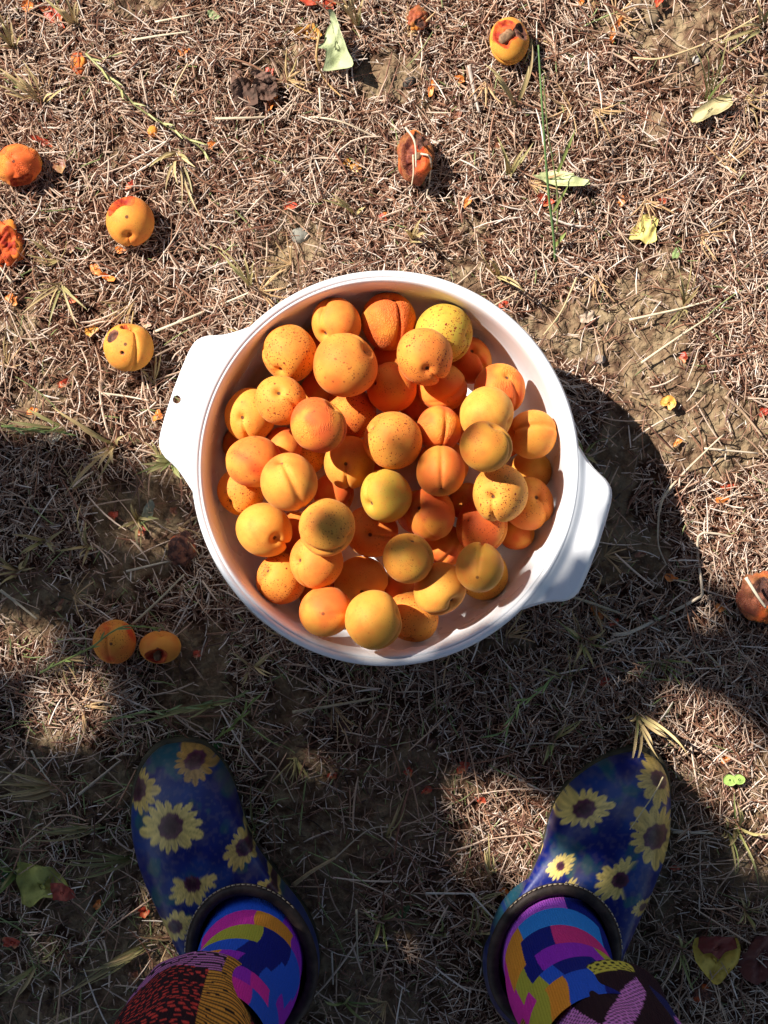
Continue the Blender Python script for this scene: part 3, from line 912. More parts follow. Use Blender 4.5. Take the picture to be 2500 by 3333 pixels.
CO = dict(o=(.72, .20, .03), y=(.74, .34, .06), r=(.48, .055, .02), b=(.24, .085, .04), p=(.45, .26, .18), d=(.12, .045, .03))
WORD = dict(o='orange', y='yellowish orange', r='red', b='brown', p='pinkish brown', d='dark brown')
PE = [  # px, py, size px, aspect, colour, angle, where
 (181, 53, 62, 2.6, 'r', -.75, 'long %s strip of dried fruit skin in the grass at the top left'),
 (98, 30, 26, 1.5, 'o', .4, '%s skin scrap just left of the long red strip'),
 (998, 114, 42, 1.5, 'y', .1, '%s curled skin scrap left of the crumpled pale leaf'),
 (1030, 10, 60, 2.2, 'r', -.1, '%s skin scrap at the top edge above the pale leaf'),
 (886, 342, 30, 1.3, 'o', .6, '%s curled skin piece on the brown husk'),
 (880, 238, 18, 1.2, 'r', .2, 'small %s skin piece at the upper edge of the brown husk'),
 (597, 178, 18, 1.3, 'o', .8, 'small %s skin scrap left of the husk, at a dry stem'),
 (686, 478, 16, 1.3, 'o', 1.2, 'small %s skin scrap near the dry tuft base, upper left'),
 (150, 470, 34, 2.6, 'r', -.5, '%s skin strip right of the cut-off wrinkled apricot'),
 (190, 538, 38, 1.6, 'b', -.6, '%s wrinkled skin piece in the shadow tip of the cut-off apricot'),
 (428, 608, 22, 2.0, 'r', .9, '%s skin scrap just above the apricot with the torn gap'),
 (1162, 545, 20, 1.0, 'y', 1.1, '%s skin scrap left of the red split apricot'),
 (1126, 532, 13, 1.0, 'y', .3, 'tiny %s crumb left of the red split apricot'),
 (941, 671, 22, 1.4, 'r', .2, '%s skin scrap midway above the bowl'),
 (1243, 706, 20, 1.3, 'r', 1.2, '%s skin scrap above the bowl, left of centre'),
 (397, 816, 16, 1.2, 'o', -.5, '%s skin crumb under the apricot with the torn gap'),
 (235, 815, 15, 1.2, 'p', .3, '%s skin crumb left below the torn apricot'),
 (1405, 285, 30, 2.8, 'o', 1.5, 'upright narrow %s skin strip in the upper middle'),
 (1487, 258, 24, 1.8, 'o', -.3, '%s skin scrap right of the narrow upright strip'),
 (1640, 272, 15, 1.4, 'b', 1.2, 'small %s skin scrap under the rotting yellow apricot'),
 (1485, 382, 18, 1.4, 'b', .9, '%s skin scrap above the red split apricot'),
 (2005, 95, 48, 3.6, 'o', 1.2, 'long curled %s skin strip in the upper right'),
 (1618, 480, 22, 2.2, 'b', -.8, '%s dry bract by the forked dry tuft'),
 (1985, 350, 14, 1.3, 'b', .9, 'small %s skin crumb right of the green stem'),
 (1767, 660, 27, 1.2, 'r', .2, '%s fleshy skin piece at the foot of the green stem'),
 (1523, 655, 24, 2.2, 'o', 1.0, '%s skin strip below the shadow of the red split apricot'),
 (2018, 660, 18, 1.3, 'o', 1.1, '%s skin scrap left above the yellow ragged leaf'),
 (2152, 656, 20, 1.5, 'r', .5, '%s skin scrap right above the yellow ragged leaf'),
 (1256, 697, 12, 1.2, 'o', .5, 'tiny %s skin crumb beside a red one above the bowl'),
 (2140, 14, 20, 1.4, 'r', 1.4, '%s skin scrap at the top edge, right side'),
 (1890, 9, 14, 1.3, 'o', .3, 'small %s skin scrap at the top edge right of the rotting apricot'),
 (318, 878, 25, 1.5, 'o', 1.9, 'upper %s curled skin piece of the pair above the cracked apricot'),
 (353, 907, 28, 2.3, 'o', -.5, 'lower %s long skin piece of the pair above the cracked apricot'),
 (43, 973, 22, 1.1, 'o', .2, '%s box-shaped skin scrap near the left edge'),
 (245, 978, 17, 1.4, 'r', .2, '%s skin scrap up left of the cracked apricot'),
 (303, 1081, 22, 1.2, 'y', .5, '%s skin scrap touching distance left of the cracked apricot'),
 (210, 1252, 21, 1.5, 'r', .4, '%s skin scrap below left of the cracked apricot'),
 (107, 1338, 20, 1.5, 'o', -.3, '%s skin scrap under the seeding grass at the left edge'),
 (514, 1352, 22, 1.6, 'o', .9, '%s skin scrap at the outer edge of the holed handle'),
 (517, 1188, 26, 1.4, 'd', .9, '%s skin flake in the shadow between apricot and handle'),
 (472, 1052, 20, 1.4, 'p', -.7, '%s skin flake behind the cracked apricot'),
 (200, 1966, 22, 2.0, 'b', 1.2, '%s skin flake in the shade above the whole apricot'),
 (370, 1682, 20, 1.3, 'r', .2, '%s skin scrap among the long straw left of the bowl'),
 (460, 1727, 22, 1.4, 'r', 1.2, '%s skin scrap beside the lit straw left of the bowl'),
 (563, 1666, 16, 1.2, 'b', 1.1, 'small %s skin flake close to the left bowl side'),
 (641, 2128, 16, 1.3, 'r', .5, 'small %s skin flake right of the apricot with its stone'),
 (2222, 1168, 20, 1.6, 'r', -1.2, '%s skin scrap on the sunny straw right of the bowl'),
 (2171, 1316, 26, 1.1, 'y', .4, '%s crumpled skin piece on bare soil right of the bowl'),
 (2482, 1345, 22, 1.6, 'r', 1.1, '%s skin scrap at the right edge level with the bowl'),
 (2362, 1587, 28, 2.6, 'r', .25, '%s skin strip right of the bowl shadow'),
 (2342, 1626, 26, 2.2, 'o', -.1, '%s skin piece directly under the red strip by the bowl shadow'),
 (2190, 1640, 20, 1.4, 'b', .4, '%s skin scrap inside the bowl shadow'),
 (2197, 1444, 17, 1.8, 'o', .7, '%s skin scrap at the curved edge of the bowl shadow'),
 (1641, 990, 20, 1.4, 'r', .9, '%s skin scrap touching the far right rim of the bowl'),
 (1940, 1996, 28, 1.5, 'o', -.9, '%s bent skin piece in shade under the lettered handle'),
 (1990, 2026, 17, 1.3, 'r', .1, 'small %s skin scrap at the end of the bent piece in shade'),
 (2180, 1880, 20, 1.3, 'o', -.4, '%s skin scrap in shade beside the bent white stalk'),
 (2352, 1976, 22, 1.3, 'o', .4, '%s skin scrap left of the brown dried apricot'),
 (2084, 1800, 18, 1.5, 'b', .2, '%s skin flake in shade right of the lettered handle'),
 (1965, 2217, 24, 1.8, 'r', .2, '%s skin scrap in shade above the right clog'),
 (1505, 2490, 24, 1.3, 'r', .5, '%s skin scrap in shade between bowl and right clog'),
 (1331, 2505, 18, 1.3, 'r', 1.0, '%s skin scrap left of the sun patch between the clogs'),
 (1086, 2520, 18, 1.3, 'r', .2, '%s skin scrap right of the left clog toe'),
 (1118, 2370, 24, 1.2, 'd', 1.1, '%s skin flake below the bowl in deep shade'),
 (1400, 2410, 20, 1.3, 'd', .7, '%s skin flake below the bowl, right of its centre'),
 (1386, 2567, 20, 1.6, 'r', .9, '%s skin scrap at the edge of the sun patch between the clogs'),
 (1638, 2900, 22, 1.8, 'o', -.7, '%s skin scrap beside the inner side of the right clog'),
 (477, 2955, 22, 1.3, 'r', .3, '%s skin scrap left of the left clog opening'),
 (326, 2932, 20, 1.9, 'o', 1.0, '%s skin scrap right of the yellow and red leaf'),
 (50, 3060, 28, 1.3, 'r', -.3, '%s skin scrap near the lower left corner'),
 (438, 3172, 26, 1.2, 'b', .9, '%s skin flake left of the patterned trouser hem'),
 (2196, 2820, 18, 1.8, 'r', .1, '%s skin scrap right of the right clog in shade'),
 (2362, 2466, 16, 1.2, 'o', .8, '%s skin crumb in the big sun patch beside the right clog'),
 (1560, 2600, 20, 1.6, 'r', -.6, '%s skin scrap in the sun patch between the clogs'),
 (1285, 2690, 18, 1.3, 'd', .4, '%s skin flake in deep shade left of the sun patch between the clogs'),
]
for i, (px, py, s, asp, c, an, wh) in enumerate(PE):
    v, f = flake(s * .9 * H / F, 500 + i, asp, 1.0, .28, ang=an)
    o = link('skin_scrap', mesh_np('skin_scrap', v, f, M_PEEL))
    p = on_ground(px, py)
    o.location = (p[0], p[1], p[2] + .006 + s * .00004)
    k = random.uniform(.8, 1.15)
    o.color = tuple(x * k for x in CO[c]) + (1,)
    o.rotation_euler = (random.uniform(-.25, .25), random.uniform(-.25, .25), 0)
    tag(o, wh % WORD[c], 'skin scrap', 'scraps of dried apricot skin on the straw')


# ------------------------------------------------------------------ fallen leaves, stones, husk
def leaf(px, py, s, col, label, outline=None, ang=0.0, asp=1.4, curl=.6, seed=0, z=.007, name='fallen_leaf'):
    v, f = flake(s * H / F, 900 + seed, asp, curl, .16, .0004, outline, rings=8, nseg=36, ang=ang)
    o = link(name, mesh_np(name, v, f, M_LEAF))
    p = on_ground(px, py)
    o.location = (p[0], p[1], p[2] + z)
    o.color = (*col, 1)
    tag(o, label, 'leaf', 'fallen leaves')
    return o


leaf(1100, 168, 98, (.42, .46, .24), 'crumpled pale green leaf, tall and wide-footed, at the top', [(-.15, 1.2), (-.32, 1.15), (-.18, .75), (-.40, .55), (-.45, .1), (-.72, .0), (-.62, -.12), (-.35, -.1), (-.42, -.55), (-.5, -.82), (-.2, -.78), (.2, -.72), (.55, -.75), (.5, -.5), (.35, -.2), (.25, .1), (.10, .45), (.02, .8)], curl=.7, seed=1, z=.018)
leaf(2090, 752, 52, (.72, .58, .17), 'ragged yellow leaf scrap on the right above the bowl', [(-.9, -.6), (-.7, .2), (-.3, .4), (-.2, .9), (.4, 1.0), (1, .7), (.8, 0), (.85, -.7), (.2, -.9), (-.2, -.6)], curl=.4, seed=2)
leaf(2300, 372, 82, (.50, .41, .20), 'tan curled leaf under thin grass, upper right', ang=.52, asp=3.6, curl=1.3, seed=3, z=.012)
leaf(1808, 592, 92, (.50, .52, .24), 'pale green narrow leaf lying across the foot of the green stem', ang=-.12, asp=4.2, curl=1.0, seed=4, z=.010)
leaf(145, 2880, 88, (.42, .40, .09), 'olive leaf with a red edge in the lower left shade', [(-.9, .95), (-.3, .85), (.35, .8), (.9, .25), (1.1, -.15), (.6, -.35), (0, -.35), (-.4, -.75), (-.75, -.5), (-.95, .2)], curl=.3, seed=5, z=.010)
leaf(212, 2893, 46, (.42, .07, .04), 'red half of a leaf beside the olive one, lower left', [(-.8, .7), (0, .75), (.8, .2), (1, -.3), (.3, -.6), (-.6, -.5)], curl=.4, seed=6, z=.012)
leaf(702, 2430, 38, (.05, .14, .03), 'small dark green leaf just beyond the left clog toe', ang=.12, asp=2.6, seed=7)
leaf(2196, 826, 22, (.26, .34, .12), 'small green leaf scrap below the yellow ragged one', ang=1.2, asp=1.8, seed=8)
leaf(186, 1420, 24, (.62, .55, .42), 'whitish dry leaf scrap on the left near the shade border', ang=.6, asp=1.3, seed=9)
leaf(694, 53, 24, (.30, .36, .16), 'small green leaf scrap at the top, left of the crumpled leaf', ang=-.4, asp=2.0, seed=10)
leaf(1310, 2962, 26, (.06, .11, .03), 'small green leaf scrap in deep shade between the clogs', ang=1.0, asp=1.8, seed=11)
leaf(490, 1660, 30, (.20, .20, .14), 'grey-green dead leaf standing in the straw left of the bowl', ang=1.2, asp=1.6, seed=12)
leaf(1905, 1035, 26, (.46, .34, .24), 'beige leaf scrap right of the far right bowl rim', ang=.4, asp=1.4, seed=13)
leaf(20, 2850, 40, (.05, .12, .03), 'dark green leaf at the left edge beside the olive one', ang=.1, asp=2.2, seed=14)

hl = [(-.95, .55), (-.85, .95), (-.3, .82), (.3, .80), (.85, .92), (1.0, .5), (.9, -.05), (.55, -.6), (.15, -1.0), (-.1, -.95), (-.5, -.5), (-.85, 0)]
leaf(2320, 3112, 80, (.62, .42, .06), 'yellow heart-shaped leaf lying right of the right clog', hl, curl=.35, seed=21, z=.012)
leaf(2318, 3072, 66, (.20, .03, .02), 'dark red torn leaf over the top of the yellow heart-shaped one', [(-.9, .1), (-.8, .6), (0, .7), (.9, .6), (1, .1), (.5, -.15), (.1, -.5), (-.3, -.1), (-.6, -.25)], curl=.3, seed=22, z=.017)
leaf(2470, 3125, 76, (.13, .03, .02), 'dark red-brown leaf in deep shade at the lower right edge', asp=1.1, curl=.5, seed=23, z=.010)

# seedling with two round leaves in the sun patch
root = empty('seedling', on_ground(2378, 2540))
tag(root, 'tiny bright green seedling with two round leaves in the sun patch', 'seedling')
for dx, dy, s in ((-.0035, .0025, 22), (.0045, .003, 20)):
    v, f = flake(s * H / F, 77 + s, 1.2, .3, .05, nz=.15)
    lo = link('seed_leaf', mesh_np('seed_leaf', v, f, M_LEAF), root, (dx, dy, .016))
    lo.color = (.36, .52, .12, 1)
v, f = tube(spline([(0, -.003, -.002), (0, 0, .008), (.0005, .002, .0155)], 8), .0007)
link('stem', mesh_np('stem', v, f, M_GREEN, np.tile((.2, .3, .08), (len(v), 1))), root)

ST = [(975, 765, 30, (.26, .245, .20), 'grey flat stone above the bowl, left of centre'),
      (2135, 425, 60, (.25, .165, .095), 'large tan half-buried stone in the upper right'),
      (2400, 372, 17, (.42, .37, .30), 'pale round pebble right of the curled tan leaf'),
      (2268, 197, 17, (.42, .37, .32), 'pale pebble in the upper right above the curled leaf'),
      (1333, 264, 23, (.07, .06, .05), 'dark striped pebble left of the narrow orange strip'),
      (790, 700, 14, (.28, .25, .22), 'small grey pebble above the bowl on the left'),
      (620, 690, 16, (.30, .22, .18), 'small pinkish pebble right of the apricot with the torn gap'),
      (1812, 712, 12, (.36, .28, .30), 'small mauve pebble below the foot of the green stem'),
      (1955, 1170, 20, (.34, .28, .23), 'flat beige pebble right of the bowl'),
      (2440, 1735, 20, (.26, .18, .11), 'brown pebble on sunny straw at the right above the dried apricot'),
      (2120, 55, 30, (.24, .17, .10), 'brown clod-like stone at the top right'),
      (1790, 115, 24, (.30, .22, .13), 'tan stone right of the rotting yellow apricot')]
for i, (px, py, s, col, lab) in enumerate(ST):
    d, f = ico(3)
    v = d * (1 + .14 * snoise(d, 40 + i, 1.6) + .05 * snoise(d, 80 + i, 4))[:, None] * np.array((1, .78, .55)) * s * H / F
    o = link('stone', mesh_np('stone', v, [f], M_STONE))
    p = on_ground(px, py)
    o.location = (p[0], p[1], p[2] + (.10 if s < 40 else -.22) * s * H / F)
    o.rotation_euler = (0, 0, i * 1.7)
    o.color = (*col, 1)
    tag(o, lab, 'stone', 'stones in the soil')

root = empty('fruit_husk', on_ground(838, 300))
tag(root, 'dark brown cracked fruit husk under an orange skin piece, upper left', 'husk')
for i, (px, py, s, asp, an, z) in enumerate(((800, 300, 46, 1.1, .3, .010), (872, 302, 38, 1.05, 1.5, .012), (800, 350, 42, 1.3, .1, .005), (775, 262, 30, 1.5, 1.3, .008), (866, 262, 38, 2.2, -.2, .016), (850, 352, 24, 1.2, .7, .006))):
    v, f = flake(s * H / F, 640 + i, asp, 1.25, .16, .0012, rings=8, nseg=30, ang=an)
    d3 = v / (s * H / F)
    v[:, 2] += .10 * s * H / F * (np.abs(snoise(d3 * (1, 1, 0), 60 + i, 3.5)) - .5)
    q = P(px, py, 0)
    o = link('husk_shell', mesh_np('husk_shell', v, f, M_STONE, smooth=False), root)
    o.location = (q[0] - root.location.x, q[1] - root.location.y, z)
    o.rotation_euler = (.25 * math.sin(i * 2.), .3 * math.cos(i * 1.7), 0)
    k = .8 + .12 * i
    o.color = (.14 * k, .078 * k, .056 * k, 1)


# ------------------------------------------------------------------ grass tufts and stalks
def blade(p0, p1, w, lift, sag=0.0, tip=.15, n=9, curve=0.0):
    """a folded grass blade from p0 to p1 (ground points), rising by lift"""
    p0, p1 = np.asarray(p0, float), np.asarray(p1, float)
    t = np.linspace(0, 1, n)
    d = p1 - p0
    ln = np.linalg.norm(d[:2]) + 1e-9
    s = np.array((-d[1], d[0], 0)) / ln
    c = p0[None] + d[None] * t[:, None] + s[None] * (curve * ln * t * (1 - t))[:, None]
    c[:, 2] += lift * np.sin(np.clip(t, 0, 1) * math.pi * .62) - sag * t ** 3
    ww = w * np.clip(np.minimum(1, (1 - t) * 2.2 + tip), 0, 1)
    v = np.stack([c - s * ww[:, None] / 2, c - np.array((0, 0, 1)) * ww[:, None] * .3, c + s * ww[:, None] / 2], 1).reshape(-1, 3)
    f = np.concatenate([np.array([[0, 1, 4, 3], [1, 2, 5, 4]]) + k * 3 for k in range(n - 1)])
    return v, [f]


DRYC, GRNC = np.array((.50, .36, .17)), np.array((.14, .22, .05))


def tuft(px, py, tips, label, wpx=7, green=.0, lift=.02, seed=0, group='dry and green grass tufts'):
    r = np.random.default_rng(seed)
    b = on_ground(px, py)
    parts_, cols = [], []
    for tp in tips:
        for k in range(2 if len(tp) < 3 else 1):
            e = P(tp[0] + r.normal(0, 9 if k else 2), tp[1] + r.normal(0, 9 if k else 2), 0)
            e[2] = float(ground_h(e[:1], e[1:2])[0]) + r.uniform(.003, .012)
            e = b + (e - b) * (1 if k == 0 else r.uniform(.5, .9))
            v, f = blade(b + r.normal(0, .0012, 3) * (1, 1, .3), e, wpx * H / F * r.uniform(.6, 1.2), lift * r.uniform(.4, 1.1), curve=r.normal(0, .18))
            parts_.append((v, f))
            g_ = np.clip(green + r.normal(0, .22), 0, 1)
            t = np.repeat(np.linspace(0, 1, len(v) // 3), 3)[:, None]
            base = DRYC * r.uniform(.7, 1.25)
            cols.append((base * (1 - g_) + GRNC * g_ * r.uniform(.8, 1.5)) * (1 - .35 * t) + base * .35 * t)
    v, f = join(parts_)
    v = v - b
    o = link('grass_tuft', mesh_np('grass_tuft', v, f, M_GREEN, np.vstack(cols)))
    o.location = b
    tag(o, label, 'grass tuft', group)


TU = [
 (578, 497, [(555, 640), (662, 720), (535, 540), (600, 690), (640, 560), (500, 560)], 'fan of dry blades pointing down, upper left', 9, 0, .02),
 (135, 345, [(0, 235), (20, 265), (60, 250), (0, 300), (240, 310), (90, 220)], 'dry straw-coloured tuft near the left edge, upper part', 8, .05, .02),
 (48, 160, [(20, 60), (0, 120), (90, 130), (10, 170), (60, 90)], 'golden dry tuft in the upper left corner', 9, .1, .03),
 (250, 90, [(140, 0), (190, 10), (230, 0), (215, 60), (270, 30)], 'dry tuft with a red strip at the top left', 8, .1, .02),
 (1160, 90, [(1100, 0), (1130, 0), (1185, 20), (1090, 40), (1175, 60)], 'dry tuft at the top edge right of the crumpled leaf', 9, .05, .03),
 (1678, 350, [(1570, 245), (1725, 175), (1600, 280)], 'two-pronged dry stem below the rotting yellow apricot', 9, .1, .03),
 (1660, 570, [(1612, 465), (1735, 478), (1640, 530), (1700, 500), (1655, 600)], 'partly green tuft left of the tall green stem', 8, .45, .025),
 (2300, 335, [(2322, 168), (2285, 260), (2225, 200), (2340, 290)], 'thin upright green tuft beside the curled tan leaf', 6, .6, .05),
 (2225, 1002, [(2190, 890), (2236, 870), (2140, 1090), (2260, 940), (2200, 1030)], 'dry stiff tuft on the sunny right side', 8, .1, .03),
 (372, 1450, [(190, 1330), (270, 1392), (385, 1510), (235, 1610), (330, 1560), (300, 1500), (420, 1420)], 'bent dry tuft left of the holed handle', 10, .1, .02),
 (220, 1402, [(60, 1385), (0, 1370), (100, 1330), (160, 1420), (20, 1400)], 'seeding grass with a green tip at the left edge', 9, .45, .02),
 (2070, 2322, [(2032, 2480), (2182, 2420), (2120, 2452), (2212, 2432), (2050, 2400), (2150, 2380), (2010, 2330)], 'straw tuft bending over the toe of the right clog', 9, .15, .035),
 (185, 2560, [(0, 2498), (0, 2545), (10, 2580), (40, 2592), (60, 2520), (90, 2590), (20, 2530)], 'orange-brown dry tuft at the left edge beside the left clog', 10, .05, .02),
 (330, 2690, [(100, 2680), (150, 2700), (230, 2670), (60, 2720), (200, 2720)], 'long dry tuft lying level, left of the left clog', 8, .3, .015),
 (440, 2790, [(250, 2850), (300, 2800), (190, 2780), (360, 2820), (280, 2760)], 'green-tinged tuft beside the middle of the left clog', 8, .7, .02),
 (60, 2830, [(0, 2900), (20, 2860), (90, 2800), (10, 2800)], 'dark green tuft at the left edge above the olive leaf', 9, .9, .03),
 (500, 3060, [(250, 3200), (300, 3180), (350, 3120), (200, 3230), (400, 3110), (280, 3140)], 'long pale tuft running to the lower left from the left clog', 8, .25, .015),
 (130, 3130, [(0, 3220), (40, 3180), (60, 3250), (0, 3190), (200, 3060)], 'dry tuft in the lower left corner', 8, .3, .02),
 (60, 1860, [(0, 1800), (0, 1830), (110, 1790), (20, 1900), (130, 1840), (0, 1870)], 'bleached bundle of blades at the left edge in shade', 9, .2, .02),
 (290, 1780, [(290, 1640), (285, 1840), (300, 1700), (200, 1790), (340, 1780)], 'upright dry tuft in shade left of the bowl', 7, .1, .03),
 (450, 1690, [(440, 1640), (470, 1790), (500, 1730), (400, 1720), (520, 1690)], 'lit dry tuft in a sun fleck left of the bowl', 8, .1, .02),
 (1895, 2090, [(1800, 2010), (1870, 2100), (1960, 2040), (1850, 2150), (1920, 2160), (1980, 2100)], 'starry dry tuft in shade under the lettered handle', 8, .3, .02),
 (1800, 2410, [(1830, 2330), (1880, 2330), (1780, 2450), (1760, 2480)], 'green-tinged shoot in shade above the right clog', 7, .6, .02),
 (2400, 2700, [(2370, 2560), (2380, 2610), (2440, 2870), (2490, 2690), (2360, 2740)], 'green sprig with seeds in the sun patch right of the clog', 8, .55, .03),
 (2360, 2700, [(2340, 2640), (2365, 2820), (2330, 2700)], 'thin dry sprig left of the green seeded one, right of the clog', 7, .2, .03),
 (1255, 2722, [(1325, 2550), (1300, 2600), (1270, 2660)], 'single pale seeded stem standing between the clogs', 6, .3, .04),
 (1600, 2840, [(1582, 2690), (1570, 2740), (1605, 2800)], 'lit seeded stem left of the right clog', 7, .35, .04),
 (1545, 3030, [(1540, 2915), (1620, 3000), (1560, 2960)], 'white lit seed head near the opening of the right clog', 7, .3, .04),
 (1440, 3040, [(1420, 2940), (1445, 3010), (1380, 3000)], 'greenish stem in deep shade between the clogs', 7, .6, .03),
 (1240, 2990, [(1180, 2930), (1300, 2930), (1210, 3060), (1260, 3080)], 'dark green shoot midway between the clogs', 7, .8, .03),
 (835, 2720, [(825, 2520), (800, 2600), (850, 2640)], 'pale green stem standing right of the left clog', 6, .6, .04),
 (1120, 3260, [(1200, 3300), (1060, 3220), (1150, 3200), (1240, 3240)], 'green blades at the bottom edge between the clogs', 9, .9, .02),
 (2210, 3090, [(2170, 3150), (2250, 3010), (2190, 3020), (2240, 3200)], 'green-tinged tuft left of the yellow heart-shaped leaf', 7, .6, .02),
 (2420, 2960, [(2400, 2880), (2450, 2900), (2440, 3010), (2380, 2990)], 'grey dry tuft at the right edge above the yellow heart-shaped leaf', 7, .2, .03),
 (2080, 3200, [(2150, 3240), (2120, 3140), (2000, 3180), (2090, 3270)], 'dark green tuft right of the trouser hem', 7, .7, .02),
 (1900, 1480, [(1860, 1430), (1930, 1440), (1880, 1530), (1940, 1510)], 'faint green tuft in the bowl shadow beside the rim', 7, .6, .02),
 (560, 1500, [(470, 1510), (500, 1480), (600, 1560), (450, 1550), (530, 1535)], 'green blades peeping out under the holed handle', 10, .85, .02),
 (815, 935, [(800, 850), (770, 900), (840, 870), (720, 830), (690, 800)], 'thin green-brown tuft just beyond the upper left rim', 7, .4, .035),
 (1620, 900, [(1560, 830), (1590, 860), (1640, 930), (1700, 960)], 'reddish dry tuft just beyond the upper right rim', 7, .15, .03),
 (2480, 90, [(2300, 180), (2380, 130), (2440, 20), (2490, 10), (2350, 200)], 'golden dry tuft in the upper right corner', 10, .15, .03),
 (1340, 780, [(1370, 730), (1310, 760), (1365, 800), (1390, 770)], 'dry brown tuft just above the top rim', 7, .1, .03),
 (1155, 690, [(1050, 660), (1100, 670), (1190, 680), (1080, 640)], 'yellowish tuft above the bowl, left of centre', 8, .3, .02),
 (200, 930, [(100, 960), (260, 1080), (170, 1080), (90, 1030), (300, 1020)], 'thin dry tuft above left of the cracked apricot', 7, .2, .02),
 (150, 1760, [(60, 1740), (230, 1720), (200, 1800), (90, 1800)], 'dry tuft in the shade at the left', 8, .2, .02),
 (820, 2170, [(760, 2110), (880, 2120), (790, 2230), (900, 2190)], 'dry tuft in deep shade under the near left rim', 7, .1, .02),
 (690, 2290, [(560, 2310), (500, 2330), (430, 2345), (620, 2330), (760, 2270)], 'seeding green shoot above the left clog', 7, .55, .02),
]
for i, (px, py, tips, lab, w, gr, li) in enumerate(TU): tuft(px, py, tips, lab, w, gr, li, 40 + i)


def stalk(pts, wpx, label, col=(.58, .46, .30), zs=None, name='dry_stalk', cat='stalk', group='long dry grass stalks', taper=True, extra=()):
    """pts in photo pixels lying on (or standing over) the soil; zs heights above the soil"""
    w = []
    for i, (px, py) in enumerate(pts):
        z = (zs[i] if zs else .009)
        p = P(px, py, z)
        p[2] = float(ground_h(p[:1], p[1:2])[0]) + z
        w.append(p)
    q = spline(w, max(10, len(pts) * 6)) if len(pts) > 2 else np.array([w[0] + (w[1] - w[0]) * t for t in np.linspace(0, 1, 8)])
    n = len(q)
    rad = wpx * H / F / 2 * (np.linspace(1, .6, n) if taper else np.ones(n))
    v, f = tube(q, rad, 6, .7)
    c = np.tile(col, (len(v), 1)) * (0.9 + .2 * vnoise(v[:, 0] * 300, v[:, 1] * 300, 4))[:, None]
    ps, cs_ = [(v, f)], [c]
    for (vv, ff, cc) in extra: ps.append((vv, ff)); cs_.append(np.tile(cc, (len(vv), 1)))
    v, f = join(ps)
    c = np.vstack(cs_)
    v, org = center_mesh(v)
    o = link(name, mesh_np(name, v, f, M_STRAW if name == 'dry_stalk' else M_GREEN, c))
    o.location = org
    tag(o, label, cat, group)
    return o


